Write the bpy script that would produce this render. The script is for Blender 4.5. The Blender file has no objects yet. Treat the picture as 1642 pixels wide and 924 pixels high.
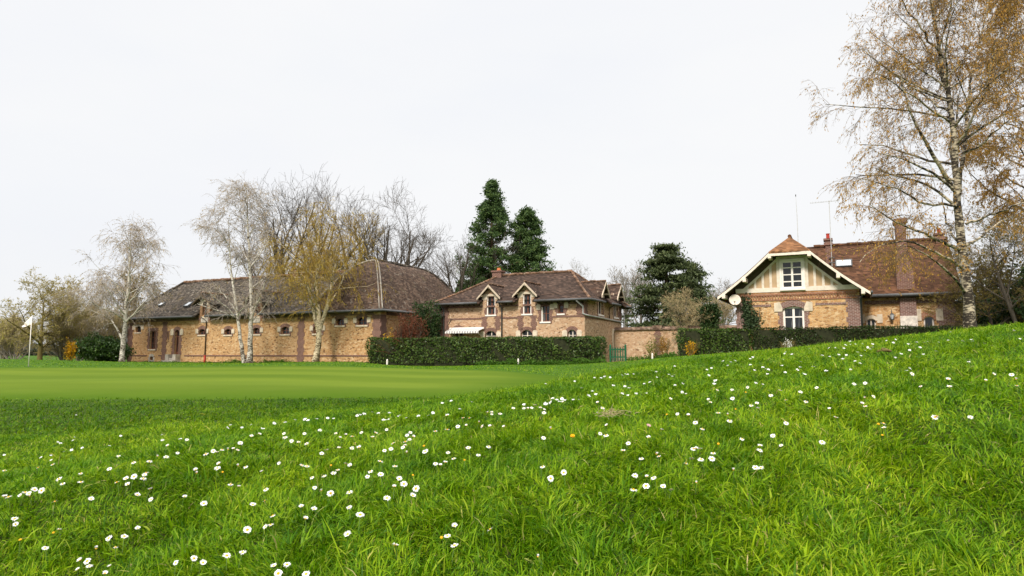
import bpy, bmesh, math, random
import numpy as np
from mathutils import Vector, Matrix

SC = bpy.context.scene
COL = SC.collection
rng = np.random.default_rng(7)
random.seed(7)

# ---------------------------------------------------------------- camera
F = 1095.0                      # focal length in pixels of a 1642 px wide frame
EYE = 0.70                      # eye height above the lawn by the buildings
PITCH = math.atan((569 - 462) / F)
cam = bpy.data.cameras.new('camera')
cam.sensor_width = 36.0
cam.lens = 36.0 * F / 1642
cam.clip_start = 0.05
cam.clip_end = 9000
cam_o = bpy.data.objects.new('camera', cam)
COL.objects.link(cam_o)
cam_o.location = (0, 0, EYE)
cam_o.rotation_euler = (math.pi / 2 + PITCH, 0, 0)
SC.camera = cam_o

# ---------------------------------------------------------------- sky and sun
SUN_EL, SUN_AZ = math.radians(40), math.radians(203)   # azimuth clockwise from +Y
w = bpy.data.worlds.new('World')
SC.world = w
w.use_nodes = True
nt = w.node_tree
nt.nodes.clear()
def wn(t, **k):
    n = nt.nodes.new(t)
    for a, b in k.items():
        setattr(n, a, b)
    return n
out = wn('ShaderNodeOutputWorld')
bg = wn('ShaderNodeBackground')
bg.inputs['Strength'].default_value = 0.1
sky = wn('ShaderNodeTexSky', sky_type='NISHITA', sun_disc=False)
sky.sun_elevation = SUN_EL
sky.sun_rotation = SUN_AZ
sky.dust_density = 3.0
tc = wn('ShaderNodeTexCoord')
sep = wn('ShaderNodeSeparateXYZ')
ramp = wn('ShaderNodeValToRGB')           # overcast: the cloud layer is brighter overhead
r = ramp.color_ramp
SKYV = 8.3 / 10
r.elements[0].position = 0.0
r.elements[0].color = (0.196, 0.198, 0.201, 1)
r.elements[1].position = 1.0
r.elements[1].color = (0.52, 0.52, 0.52, 1)
e = r.elements.new(0.20); e.color = (0.204, 0.205, 0.2075, 1)
e = r.elements.new(0.48); e.color = (0.207, 0.2075, 0.209, 1)
mapn = wn('ShaderNodeMapping')
mapn.inputs['Scale'].default_value = (1.2, 1.2, 3.5)
noi = wn('ShaderNodeTexNoise')
noi.inputs['Scale'].default_value = 1.1
noi.inputs['Detail'].default_value = 5
mr = wn('ShaderNodeMapRange')
mr.inputs['From Min'].default_value = 0.3
mr.inputs['From Max'].default_value = 0.62
mr.inputs['To Min'].default_value = 0.93
mr.inputs['To Max'].default_value = 1.01
mul = wn('ShaderNodeMix', data_type='RGBA', blend_type='MULTIPLY')
mul.inputs[0].default_value = 1.0
tint = wn('ShaderNodeMix', data_type='RGBA')
tint.inputs[6].default_value = (0.94, 0.955, 0.99, 1)
tint.inputs[7].default_value = (1, 1, 1, 1)
scl = wn('ShaderNodeMix', data_type='RGBA', blend_type='MULTIPLY')
scl.inputs[0].default_value = 1.0
scl.inputs[7].default_value = (17.3, 17.3, 17.3, 1)
mixs = wn('ShaderNodeMix', data_type='RGBA')
mixs.inputs[0].default_value = 0.985
L = nt.links.new
L(tc.outputs['Generated'], sep.inputs[0])
L(sep.outputs['Z'], ramp.inputs['Fac'])
L(tc.outputs['Generated'], mapn.inputs['Vector'])
L(mapn.outputs[0], noi.inputs['Vector'])
L(noi.outputs['Fac'], mr.inputs['Value'])
L(ramp.outputs['Color'], mul.inputs[6])
L(mr.outputs[0], tint.inputs[0])
mr2 = wn('ShaderNodeMapRange')
mr2.inputs['From Min'].default_value = 0.35
mr2.inputs['From Max'].default_value = 0.6
L(noi.outputs['Fac'], mr2.inputs['Value'])
L(mr2.outputs[0], tint.inputs[0])
L(tint.outputs[2], mul.inputs[7])
L(mul.outputs[2], scl.inputs[6])
L(sky.outputs[0], mixs.inputs[6])
L(scl.outputs[2], mixs.inputs[7])
L(mixs.outputs[2], bg.inputs['Color'])
L(bg.outputs[0], out.inputs['Surface'])

sun = bpy.data.lights.new('sun', 'SUN')
sun.energy = 1.5
sun.angle = math.radians(12)
sun.color = (1.0, 0.95, 0.87)
sun_o = bpy.data.objects.new('sun', sun)
COL.objects.link(sun_o)
sd = Vector((math.sin(SUN_AZ) * math.cos(SUN_EL), math.cos(SUN_AZ) * math.cos(SUN_EL), math.sin(SUN_EL)))
sun_o.rotation_euler = sd.to_track_quat('Z', 'Y').to_euler()
sun_o.location = sd * 100

vs = SC.view_settings
vs.view_transform = 'Standard'
vs.look = 'None'
vs.gamma = 1.0
vs.use_curve_mapping = False
vs.exposure = 1.42

# ---------------------------------------------------------------- measuring
CP, SP = math.cos(PITCH), math.sin(PITCH)
def ray(u, v):
    """direction of a photo pixel, scaled so that y = 1"""
    a, b = (u - 821) / F, (462 - v) / F
    dy = CP - SP * b
    return a / dy, (SP + CP * b) / dy
def UN(u, v, y):
    rx, rz = ray(u, v)
    return Vector((rx * y, y, EYE + rz * y))

# terrain: thin plate surface through surveyed heights (photo column, row, distance) or (x, y, E)
TP = []
for u, v, d in [(821, 924, 1.45), (570, 835, 1.65), (150, 915, 1.72), (1098, 748, 1.9), (1260, 688, 2.25),
                (1420, 650, 2.3), (40, 796, 2.1), (215, 775, 2.1), (120, 745, 3.3), (480, 752, 2.3), (600, 668, 3.4),
                (900, 648, 3.1), (1220, 606, 3.5), (1642, 523, 5.8), (1400, 547, 5.6), (1200, 569, 5.6), (1000, 590, 5.8),
                (940, 602, 6.0), (900, 614, 6.2), (700, 643, 6.0), (400, 665, 6.0), (0, 688, 5.8), (0, 720, 4.2),
                (1550, 600, 2.9), (1560, 700, 2.0), (1640, 900, 1.5), (1300, 870, 1.5),
                (47, 588, 28), (200, 583, 57), (400, 583, 52), (609, 586, 46), (590, 582, 43.6), (960, 582, 40),
                (990, 581, 50), (1090, 572, 41), (62, 577, 50), (0, 572, 120), (700, 640, 9), (300, 640, 9), (0, 640, 9),
                (400, 600, 18), (800, 600, 19), (860, 618, 12), (940, 606, 17)]:
    p = UN(u, v, d); TP.append((p.x, p.y, p.z))
for x, y, E in [(0, 0, -.50), (1, 0, -.42), (-1, 0, -.60), (4, 0, .0), (-4, 0, -.75), (0, -5, -.75), (5, 2, .22), (8, 6, .42),
                (8.2, 12, .43), (15, 22, .76), (20, 26, .95), (14, 40, -.15), (20, 38, .05), (24, 34, .3), (30, 60, .2), (-40, 60, -.7),
                (-200, 300, -.5), (200, 300, .2), (0, 300, -.5), (0, 2500, -.5), (-2500, 1500, -.5), (2500, 1500, -.5), (0, 80, -.6),
                (40, 20, 1.2), (-40, 0, -.9), (-20, 12, -.62), (-12, 20, -.58), (3, 17, -.42), (6, 20, -.15), (3.5, 10, -.13), (6, 9, .12)]:
    TP.append((x, y, E + EYE))
TP = np.array(TP)
def warp(x, y):
    return np.arcsinh(np.asarray(x, float) / 3), np.arcsinh(np.asarray(y, float) / 3)
_cx, _cy = warp(TP[:, 0], TP[:, 1])
def _phi(d2):
    return 0.5 * d2 * np.log(d2 + 1e-9)
_n = len(TP)
_A = np.zeros((_n + 3, _n + 3))
_A[:_n, :_n] = _phi((_cx[:, None] - _cx[None]) ** 2 + (_cy[:, None] - _cy[None]) ** 2) + np.eye(_n) * 0.004
_A[:_n, _n] = 1; _A[:_n, _n + 1] = _cx; _A[:_n, _n + 2] = _cy
_A[_n:, :_n] = _A[:_n, _n:].T
_w = np.linalg.solve(_A, np.concatenate([TP[:, 2], [0, 0, 0]]))
def GZ(x, y):
    x = np.atleast_1d(np.asarray(x, float)); y = np.atleast_1d(np.asarray(y, float))
    res = np.empty(x.shape)
    fx, fy, fr = x.ravel(), y.ravel(), np.empty(x.size)
    for i in range(0, fx.size, 20000):
        a, b = warp(fx[i:i + 20000], fy[i:i + 20000])
        K = _phi((a[:, None] - _cx) ** 2 + (b[:, None] - _cy) ** 2)
        fr[i:i + 20000] = K @ _w[:_n] + _w[_n] + _w[_n + 1] * a + _w[_n + 2] * b
    return fr.reshape(x.shape)
def gz(x, y):
    return float(GZ(x, y)[0])
_ds = np.geomspace(0.9, 60, 700)
def hit(u, v, h=0.0):
    """first point of the lawn (raised by h) on the line of sight of a photo pixel"""
    for k in range(14):
        rx, rz = ray(u, v + k)
        g = GZ(rx * _ds, _ds) + h - (EYE + rz * _ds)
        i = int(np.argmax(g > 0))
        if g[i] > 0 and _ds[i] < 45:
            y = _ds[i]
            return Vector((rx * y, y, gz(rx * y, y)))
    return None

def snoise(x, y, seed, scale, n=10):
    """smooth random field in about -1..1"""
    q = np.random.default_rng(seed)
    res = np.zeros(np.shape(x))
    for i in range(n):
        a = q.uniform(0, 2 * np.pi); f = q.uniform(.5, 1.7) / scale; ph = q.uniform(0, 6.28)
        res += np.sin((x * np.cos(a) + y * np.sin(a)) * f * 6.28 + ph + 1.3 * np.sin((x * np.sin(a) - y * np.cos(a)) * f * 4 + ph * 2))
    return res / np.sqrt(n)

# ---------------------------------------------------------------- object helpers
def tag(o, label=None, cat=None, group=None, kind=None):
    for k, val in (('label', label), ('category', cat), ('group', group), ('kind', kind)):
        if val:
            o[k] = val
    return o
def empty(name, loc, rz=0.0, label=None, cat=None, group=None):
    o = bpy.data.objects.new(name, None)
    o.empty_display_size = 0.2
    COL.objects.link(o)
    o.location = loc
    o.rotation_euler = (0, 0, rz)
    return tag(o, label, cat, group)
def obj(name, me, mat=None, parent=None):
    if mat:
        me.materials.append(mat)
    o = bpy.data.objects.new(name, me)
    COL.objects.link(o)
    if parent:
        o.parent = parent
    return o
def copy_tree(o, parent=None):
    c = o.copy()
    COL.objects.link(c)
    c.parent = parent
    for ch in list(o.children):
        copy_tree(ch, c)
    return c
def fast_mesh(name, verts, quads=None, tris=None, smooth=False):
    me = bpy.data.meshes.new(name)
    verts = np.asarray(verts, np.float32).reshape(-1, 3)
    me.vertices.add(len(verts))
    me.vertices.foreach_set('co', verts.ravel())
    parts, starts, totals, off = [], [], [], 0
    for arr, k in ((quads, 4), (tris, 3)):
        if arr is None or len(arr) == 0:
            continue
        arr = np.asarray(arr, np.int32).reshape(-1, k)
        parts.append(arr.ravel())
        starts.append(off + np.arange(len(arr)) * k)
        off += arr.size
    if parts:
        idx = np.concatenate(parts); st = np.concatenate(starts)
        me.loops.add(len(idx)); me.polygons.add(len(st))
        me.loops.foreach_set('vertex_index', idx.astype(np.int32))
        me.polygons.foreach_set('loop_start', st.astype(np.int32))
        if smooth:
            me.polygons.foreach_set('use_smooth', np.ones(len(st), bool))
    me.update(calc_edges=True)
    return me

class MB:
    """collects boxes, prisms, tubes and patches and links them as one mesh object.
    T maps (s, z, d) = along, up, inwards to local coordinates."""
    def __init__(self, T=None):
        self.v, self.f, self.T = [], [], T
    def P(self, s, z, d):
        return self.T(s, z, d) if self.T else Vector((s, d, z))
    def add(self, vs_, fs):
        b = len(self.v)
        self.v += [Vector(p) for p in vs_]
        self.f += [tuple(b + i for i in f) for f in fs]
    def box(self, s0, s1, z0, z1, d0, d1):
        p = [self.P(s, z, d) for d in (d0, d1) for z in (z0, z1) for s in (s0, s1)]
        self.add(p, [(0, 1, 3, 2), (4, 6, 7, 5), (0, 4, 5, 1), (2, 3, 7, 6), (0, 2, 6, 4), (1, 5, 7, 3)])
    def prism(self, poly, d0, d1):
        n = len(poly)
        p = [self.P(s, z, d0) for s, z in poly] + [self.P(s, z, d1) for s, z in poly]
        self.add(p, [tuple(range(n)), tuple(range(2 * n - 1, n - 1, -1))] + [(i, (i + 1) % n, n + (i + 1) % n, n + i) for i in range(n)])
    def quad(self, a, b, c, d):
        self.add([a, b, c, d], [(0, 1, 2, 3)])
    def beam(self, a, b, wd, ht, up=(0, 0, 1)):
        """square-section bar between two local points"""
        a, b = Vector(a), Vector(b)
        t = (b - a).normalized()
        x = t.cross(Vector(up))
        x = x.normalized() if x.length > 1e-4 else Vector((1, 0, 0))
        y = x.cross(t)
        p = [q + x * i * wd / 2 + y * j * ht / 2 for q in (a, b) for i, j in ((-1, -1), (1, -1), (1, 1), (-1, 1))]
        self.add(p, [(0, 1, 2, 3), (7, 6, 5, 4), (0, 4, 5, 1), (1, 5, 6, 2), (2, 6, 7, 3), (3, 7, 4, 0)])
    def tube(self, pts, r, n=8, cap=True):
        pts = [Vector(p) for p in pts]
        rr = r if isinstance(r, (list, tuple)) else [r] * len(pts)
        vsv, fs = [], []
        for i, p in enumerate(pts):
            t = (pts[min(i + 1, len(pts) - 1)] - pts[max(i - 1, 0)]).normalized()
            ref = Vector((0, 0, 1)) if abs(t.z) < .9 else Vector((1, 0, 0))
            x = t.cross(ref).normalized(); y = t.cross(x)
            for k in range(n):
                a = 2 * math.pi * k / n
                vsv.append(p + (x * math.cos(a) + y * math.sin(a)) * rr[i])
        for i in range(len(pts) - 1):
            for k in range(n):
                fs.append((i * n + k, i * n + (k + 1) % n, (i + 1) * n + (k + 1) % n, (i + 1) * n + k))
        if cap:
            fs.append(tuple(range(n))[::-1]); fs.append(tuple(len(vsv) - n + k for k in range(n)))
        self.add(vsv, fs)
    def patch(self, a, b, c, d, thick=.1, nu=16, nv=10, amp=.03, seed=0, prof=None):
        """wavy slab with corners a-b (bottom) and d-c (top)"""
        a, b, c, d = map(Vector, (a, b, c, d))
        vt = []
        for j in range(nv + 1):
            tv = j / nv
            for i in range(nu + 1):
                tu = i / nu
                lo, hi = a.lerp(b, tu), d.lerp(c, tu)
                p = lo.lerp(hi, tv)
                if prof:
                    p.z = lo.z + (hi.z - lo.z) * prof(tv)
                q = p * 1.0
                p.z += amp * (math.sin(q.x * 1.1 + seed) * math.sin(q.y * 1.3 + 2 * seed) + .6 * math.sin(q.x * 2.9 + q.y * 2.3 + seed)) * (1 if 0 < i < nu else .5)
                vt.append(p)
        n = len(vt)
        vb = [p - Vector((0, 0, thick)) for p in vt]
        W = nu + 1
        fs = []
        for j in range(nv):
            for i in range(nu):
                k = j * W + i
                fs.append((k, k + 1, k + W + 1, k + W)); fs.append((n + k, n + k + W, n + k + W + 1, n + k + 1))
        for i in range(nu):
            fs.append((i, n + i, n + i + 1, i + 1)); k = nv * W + i; fs.append((k, k + 1, n + k + 1, n + k))
        for j in range(nv):
            k = j * W; fs.append((k, k + W, n + k + W, n + k)); k = j * W + nu; fs.append((k, n + k, n + k + W, k + W))
        self.add(vt + vb, fs)
    def build(self, name, mat, parent=None, smooth=False, bevel=0.0):
        bm = bmesh.new()
        bv = [bm.verts.new(p) for p in self.v]
        for f in self.f:
            try:
                bm.faces.new([bv[i] for i in f])
            except ValueError:
                pass
        bmesh.ops.recalc_face_normals(bm, faces=bm.faces)
        if bevel:
            bmesh.ops.bevel(bm, geom=list(bm.edges), offset=bevel, segments=2, affect='EDGES', profile=.5)
        me = bpy.data.meshes.new(name)
        bm.to_mesh(me); bm.free()
        if smooth:
            me.polygons.foreach_set('use_smooth', np.ones(len(me.polygons), bool))
        return obj(name, me, mat, parent)

# ---------------------------------------------------------------- materials
class NM:
    def __init__(self, name):
        self.m = bpy.data.materials.new(name)
        self.m.use_nodes = True
        self.t = self.m.node_tree
        self.b = self.t.nodes['Principled BSDF']
        self.o = self.t.nodes['Material Output']
        self.tc = None
    def n(self, typ, ins=None, **k):
        x = self.t.nodes.new(typ)
        for a, b in k.items():
            setattr(x, a, b)
        for a, b in (ins or {}).items():
            if hasattr(b, 'links') or isinstance(b, bpy.types.NodeSocket):
                self.t.links.new(b, x.inputs[a])
            else:
                x.inputs[a].default_value = b
        return x
    def co(self, kind='Object', scale=(1, 1, 1)):
        if not self.tc:
            self.tc = self.n('ShaderNodeTexCoord')
        if scale == (1, 1, 1):
            return self.tc.outputs[kind]
        return self.n('ShaderNodeMapping', {'Vector': self.tc.outputs[kind], 'Scale': scale}).outputs[0]
    def noise(self, sc, det=3, vec=None, rough=.55, kind='Object'):
        return self.n('ShaderNodeTexNoise', {'Vector': vec or self.co(kind), 'Scale': sc, 'Detail': det, 'Roughness': rough}).outputs['Fac']
    def ramp(self, fac, stops, interp='LINEAR'):
        x = self.n('ShaderNodeValToRGB', {'Fac': fac})
        x.color_ramp.interpolation = interp
        el = x.color_ramp.elements
        for i, (p, c) in enumerate(stops):
            e_ = el[i] if i < 2 else el.new(p)
            e_.position = p
            e_.color = (*c, 1) if len(c) == 3 else c
        return x.outputs['Color']
    def mix(self, fac, a, b, mode='MIX'):
        x = self.n('ShaderNodeMix', data_type='RGBA', blend_type=mode)
        for i, val in ((0, fac), (6, a), (7, b)):
            if isinstance(val, bpy.types.NodeSocket):
                self.t.links.new(val, x.inputs[i])
            elif i == 0:
                x.inputs[0].default_value = val
            else:
                x.inputs[i].default_value = (*val, 1)
        return x.outputs[2]
    def math(self, op, a, b=0.0, c=0.0):
        x = self.n('ShaderNodeMath', operation=op)
        for i, val in enumerate((a, b, c)):
            if isinstance(val, bpy.types.NodeSocket):
                self.t.links.new(val, x.inputs[i])
            else:
                x.inputs[i].default_value = val
        return x.outputs[0]
    def done(self, col, rough=.8, bump=None, bstr=.5, bdist=.02, spec=.3, metal=0.0):
        if isinstance(col, bpy.types.NodeSocket):
            self.t.links.new(col, self.b.inputs['Base Color'])
        else:
            self.b.inputs['Base Color'].default_value = (*col, 1)
        if isinstance(rough, bpy.types.NodeSocket):
            self.t.links.new(rough, self.b.inputs['Roughness'])
        else:
            self.b.inputs['Roughness'].default_value = rough
        self.b.inputs['Specular IOR Level'].default_value = spec
        self.b.inputs['Metallic'].default_value = metal
        if bump is not None:
            bn = self.n('ShaderNodeBump', {'Height': bump, 'Strength': bstr, 'Distance': bdist})
            self.t.links.new(bn.outputs[0], self.b.inputs['Normal'])
        return self.m

def plain(name, c, rough=.7, var=.15, sc=3.0, spec=.3, metal=0.0):
    m = NM(name)
    f = m.noise(sc, 4)
    lo = tuple(x * (1 - var) for x in c); hi = tuple(min(1, x * (1 + var)) for x in c)
    return m.done(m.ramp(f, [(.3, lo), (.7, hi)]), rough, f, .2, .01, spec, metal)

def rubble(name, cols, mortar, cell=5.0, stain=(.30, .22, .13)):
    """coursed rubble stones in mortar"""
    m = NM(name)
    wob = m.n('ShaderNodeTexNoise', {'Vector': m.co(), 'Scale': 4.0, 'Detail': 2})
    vec = m.n('ShaderNodeVectorMath', {0: m.co(scale=(1, 1, 1.9)), 1: m.n('ShaderNodeVectorMath', {0: wob.outputs['Color'], 3: .10}, operation='SCALE').outputs[0]}, operation='ADD').outputs[0]
    vo = m.n('ShaderNodeTexVoronoi', {'Vector': vec, 'Scale': cell, 'Randomness': .9})
    ed = m.n('ShaderNodeTexVoronoi', {'Vector': vec, 'Scale': cell, 'Randomness': .9}, feature='DISTANCE_TO_EDGE').outputs['Distance']
    sepc = m.n('ShaderNodeSeparateColor', {0: vo.outputs['Color']})
    n = len(cols)
    c = m.ramp(sepc.outputs[0], [(i / (n - 1), cc) for i, cc in enumerate(cols)])
    big = m.noise(.35, 4)
    c = m.mix(m.ramp(big, [(.45, (0, 0, 0)), (.75, (.4, .4, .4))]), c, stain)
    fine = m.noise(26, 3)
    c = m.mix(.5, c, m.ramp(fine, [(.3, (.55, .52, .48)), (.7, (1.5, 1.45, 1.35))]), 'MULTIPLY')
    c = m.mix(m.ramp(ed, [(.02, (1, 1, 1)), (.09, (0, 0, 0))]), c, mortar)
    h = m.math('ADD', m.math('MINIMUM', ed, .12), m.math('MULTIPLY', fine, .05))
    return m.done(c, .9, h, .8, .12, .15)

def brickm(name, c1, c2, mortar, scale=1.0):
    m = NM(name)
    g = m.n('ShaderNodeNewGeometry')
    s = m.n('ShaderNodeSeparateXYZ', {0: m.co()})
    xy = m.math('ADD', s.outputs[0], s.outputs[1])
    vec = m.n('ShaderNodeCombineXYZ', {0: xy, 1: s.outputs[2]}).outputs[0]
    b = m.n('ShaderNodeTexBrick', {'Vector': vec, 'Color1': (*c1, 1), 'Color2': (*c2, 1), 'Mortar': (*mortar, 1), 'Scale': scale, 'Mortar Size': .012, 'Brick Width': .22, 'Row Height': .075, 'Bias': -.1})
    c = m.mix(.5, b.outputs['Color'], m.ramp(m.noise(7, 4), [(.3, (.55, .5, .5)), (.7, (1.3, 1.25, 1.2))]), 'MULTIPLY')
    return m.done(c, .88, b.outputs['Fac'], -.4, .02, .2)

def tiles(name, base, alt, lichen, moss, lich_amt=.5, moss_amt=.5, row=.085):
    """weathered flat clay tiles"""
    m = NM(name)
    s = m.n('ShaderNodeSeparateXYZ', {0: m.co()})
    rowf = m.math('DIVIDE', s.outputs[2], row)
    fr = m.math('FRACT', rowf)
    rid = m.math('FLOOR', rowf)
    xid = m.math('FLOOR', m.math('ADD', m.math('MULTIPLY', m.math('ADD', s.outputs[0], s.outputs[1]), 5.2), m.math('MULTIPLY', rid, .5)))
    wv = m.n('ShaderNodeTexWhiteNoise', {'Vector': m.n('ShaderNodeCombineXYZ', {0: xid, 1: rid}).outputs[0]}, noise_dimensions='2D')
    c = m.ramp(wv.outputs['Value'], [(0, tuple(x * .55 for x in base)), (.5, base), (.85, alt), (1, tuple(x * 1.3 for x in alt))])
    st = m.noise(.8, 5)
    c = m.mix(m.ramp(st, [(.45, (0, 0, 0)), (.75, (.7, .7, .7))]), c, tuple(x * .5 for x in base))
    l1 = m.noise(3.6, 7, rough=.75)
    c = m.mix(m.ramp(l1, [(.60 - .09 * lich_amt, (0, 0, 0)), (.70 - .05 * lich_amt, (.85, .85, .85))]), c, lichen)
    m1 = m.math('ADD', m.math('MULTIPLY', m.noise(1.1, 5), .75), m.math('MULTIPLY', m.noise(9, 3), .3))
    c = m.mix(m.ramp(m1, [(.66 - .1 * moss_amt, (0, 0, 0)), (.78 - .08 * moss_amt, (.9, .9, .9))]), c, moss)
    h = m.math('ADD', m.math('MULTIPLY', fr, -.6), m.math('MULTIPLY', wv.outputs['Value'], .5))
    h = m.math('ADD', h, l1)
    return m.done(c, .9, h, .7, .035, .12)

def leafm(name, cols, trans=.35, var=.5, sc=1.2, rough=.6, spec=.2):
    """small leaves or blades: each face island has its own tint"""
    m = NM(name)
    g = m.n('ShaderNodeNewGeometry')
    n = len(cols)
    c = m.ramp(g.outputs['Random Per Island'], [(i / max(1, n - 1), cc) for i, cc in enumerate(cols)])
    c = m.mix(var, c, m.ramp(m.noise(sc, 3, kind='Object'), [(.3, (.45, .5, .5)), (.7, (1.35, 1.3, 1.2))]), 'MULTIPLY')
    m.done(c, rough, spec=spec)
    tr = m.n('ShaderNodeBsdfTranslucent', {'Color': c})
    mx = m.n('ShaderNodeMixShader', {0: trans, 1: m.b.outputs[0], 2: tr.outputs[0]})
    m.t.links.new(mx.outputs[0], m.o.inputs['Surface'])
    return m.m

def birch_bark(name, white, dark, amt=.5):
    m = NM(name)
    a = m.noise(2.6, 5, vec=m.co(scale=(3, 3, 7)))
    b = m.noise(1.3, 4, vec=m.co(scale=(1.3, 1.3, 1.6)))
    s = m.n('ShaderNodeSeparateXYZ', {0: m.co()})
    k = m.math('ADD', m.math('MULTIPLY', a, .6), m.math('MULTIPLY', b, .5))
    k = m.math('ADD', k, m.math('MULTIPLY', m.math('MAXIMUM', m.math('SUBTRACT', 1.6, s.outputs[2]), 0), .05))
    c = m.ramp(k, [(.55 - .06 * amt, white), (.66 - .06 * amt, dark)])
    c = m.mix(.4, c, m.ramp(m.noise(14, 3), [(.3, (.6, .57, .5)), (.7, (1.1, 1.1, 1.1))]), 'MULTIPLY')
    return m.done(c, .8, a, .5, .02, .2)

def bark(name, c1, c2):
    m = NM(name)
    a = m.noise(3, 5, vec=m.co(scale=(4, 4, 1)))
    return m.done(m.ramp(a, [(.3, c1), (.7, c2)]), .9, a, .6, .03, .15)

def glassm(name, c=(.012, .014, .016), curtain=(.35, .34, .32), amt=.35):
    m = NM(name)
    s = m.noise(1.0, 2, vec=m.co(scale=(7, 7, .5)))
    c_ = m.ramp(s, [(.5 + .2 * (1 - amt), c), (.72, tuple(c[i] + (curtain[i] - c[i]) * amt for i in range(3)))])
    return m.done(c_, .08, spec=.5)

M = {}
M['rubble'] = rubble('rubble_stone', [(.16, .072, .03), (.46, .255, .115), (.56, .335, .16), (.37, .19, .08), (.52, .30, .135), (.62, .44, .26)], (.53, .36, .20), 5.4)
M['rubble_warm'] = rubble('warm_rubble_stone', [(.19, .08, .03), (.50, .26, .105), (.62, .38, .18), (.40, .20, .08), (.58, .34, .145), (.70, .51, .31)], (.55, .38, .215), 5.4)
M['rubble_pink'] = rubble('pink_rubble_stone', [(.19, .10, .055), (.47, .285, .17), (.56, .37, .235), (.40, .235, .14), (.52, .335, .205), (.63, .48, .345)], (.52, .38, .26), 5.4)
M['brick'] = brickm('purple_brick', (.125, .055, .042), (.185, .085, .064), (.27, .19, .15))
M['brick_dark'] = brickm('dark_brick', (.13, .055, .045), (.20, .085, .065), (.36, .29, .25))
M['brick_red'] = brickm('red_brick', (.30, .10, .045), (.36, .14, .07), (.36, .27, .2))
M['stone'] = plain('cream_stone', (.60, .50, .38), .85, .2, 4)
M['stone_grey'] = plain('grey_stone', (.42, .37, .31), .9, .3, 3)
M['white'] = plain('white_paint', (.82, .74, .675), .5, .06, 5)
M['cream'] = plain('cream_render', (.50, .345, .21), .9, .1, 2)
M['cream_wood'] = plain('cream_timber', (.72, .62, .52), .6, .12, 5)
M['flashing'] = plain('weathered_mortar', (.27, .235, .195), .9, .35, 4)
M['aged_wood'] = plain('aged_timber', (.52, .42, .31), .7, .2, 5)
M['brown_wood'] = plain('red_brown_wood', (.16, .06, .035), .6, .2, 6)
M['barn_wood'] = plain('barn_timber', (.24, .13, .065), .8, .25, 5)
M['soffit'] = plain('dark_timber', (.085, .058, .034), .8, .2, 5)
M['pipe_iron'] = plain('old_iron_pipe', (.11, .075, .055), .7, .25)
M['zinc'] = plain('zinc', (.075, .075, .075), .5, .2, 3, .5)
M['zinc_light'] = plain('pale_zinc', (.45, .44, .42), .5, .2, 3, .5)
M['red_paint'] = plain('red_paint', (.38, .035, .02), .5, .1)
M['terracotta'] = plain('terracotta', (.55, .16, .06), .8, .15)
M['roof_left'] = tiles('mossy_tiles', (.052, .043, .034), (.092, .071, .054), (.36, .31, .245), (.085, .062, .022), .62, .8)
M['roof_pav'] = tiles('lichen_tiles', (.078, .050, .036), (.122, .080, .056), (.28, .24, .19), (.10, .075, .035), .45, .4)
M['roof_mid'] = tiles('brown_tiles', (.060, .039, .029), (.092, .058, .042), (.18, .12, .09), (.085, .042, .026), .05, .4)
M['roof_right'] = tiles('red_brown_tiles', (.092, .044, .024), (.128, .060, .032), (.20, .12, .07), (.085, .05, .02), .05, .35)
M['roof_peak'] = tiles('orange_brown_tiles', (.20, .095, .045), (.27, .13, .06), (.32, .22, .12), (.14, .08, .03), .1, .3)
M['ridge'] = tiles('ridge_tiles', (.15, .085, .05), (.22, .13, .085), (.36, .29, .21), (.42, .14, .025), .6, .45)
M['glass'] = glassm('window_glass')
M['glass_dark'] = glassm('dark_window_glass', amt=.08)
M['glass_curtain'] = glassm('curtained_glass', amt=.75)
M['sky_glass'] = plain('skylight_glass', (.55, .58, .6), .1, .05, spec=.6)
M['green_paint'] = plain('green_paint', (.012, .10, .045), .5, .2)
M['coping'] = tiles('coping_tiles', (.15, .095, .065), (.23, .15, .105), (.36, .30, .22), (.10, .08, .035), .5, .4)
M['blue'] = plain('blue_plastic', (.02, .08, .45), .5, .1)
# ---------------------------------------------------------------- ground
def warp_axis(lo, hi, n):
    a = np.linspace(math.asinh(lo / 3), math.asinh(hi / 3), n)
    return np.sinh(a) * 3
gx = np.concatenate([warp_axis(-3000, 3000, 331)])
gy = warp_axis(-60, 5000, 261)
X, Y = np.meshgrid(gx, gy)
Z = GZ(X, Y)
Z -= .008
m = NM('lawn_grass')
co = m.co()
big = m.noise(.12, 4)
mid = m.noise(1.6, 5, rough=.7)
fine = m.noise(38, 4, rough=.75)
c = m.ramp(mid, [(.25, (.026, .070, .004)), (.5, (.050, .118, .006)), (.75, (.085, .155, .010))])
c = m.mix(.6, c, m.ramp(big, [(.3, (.72, .78, .7)), (.7, (1.25, 1.15, 1.1))]), 'MULTIPLY')
c = m.mix(.55, c, m.ramp(fine, [(.3, (.35, .4, .3)), (.7, (1.6, 1.5, 1.4))]), 'MULTIPLY')
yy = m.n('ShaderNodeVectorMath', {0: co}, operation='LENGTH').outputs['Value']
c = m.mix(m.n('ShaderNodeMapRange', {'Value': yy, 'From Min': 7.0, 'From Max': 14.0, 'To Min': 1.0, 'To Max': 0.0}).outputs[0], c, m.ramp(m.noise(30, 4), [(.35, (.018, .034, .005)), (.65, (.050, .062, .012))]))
M['lawn'] = m.done(c, .9, m.math('ADD', fine, m.math('MULTIPLY', mid, 2)), .5, .03, .1)

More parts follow.
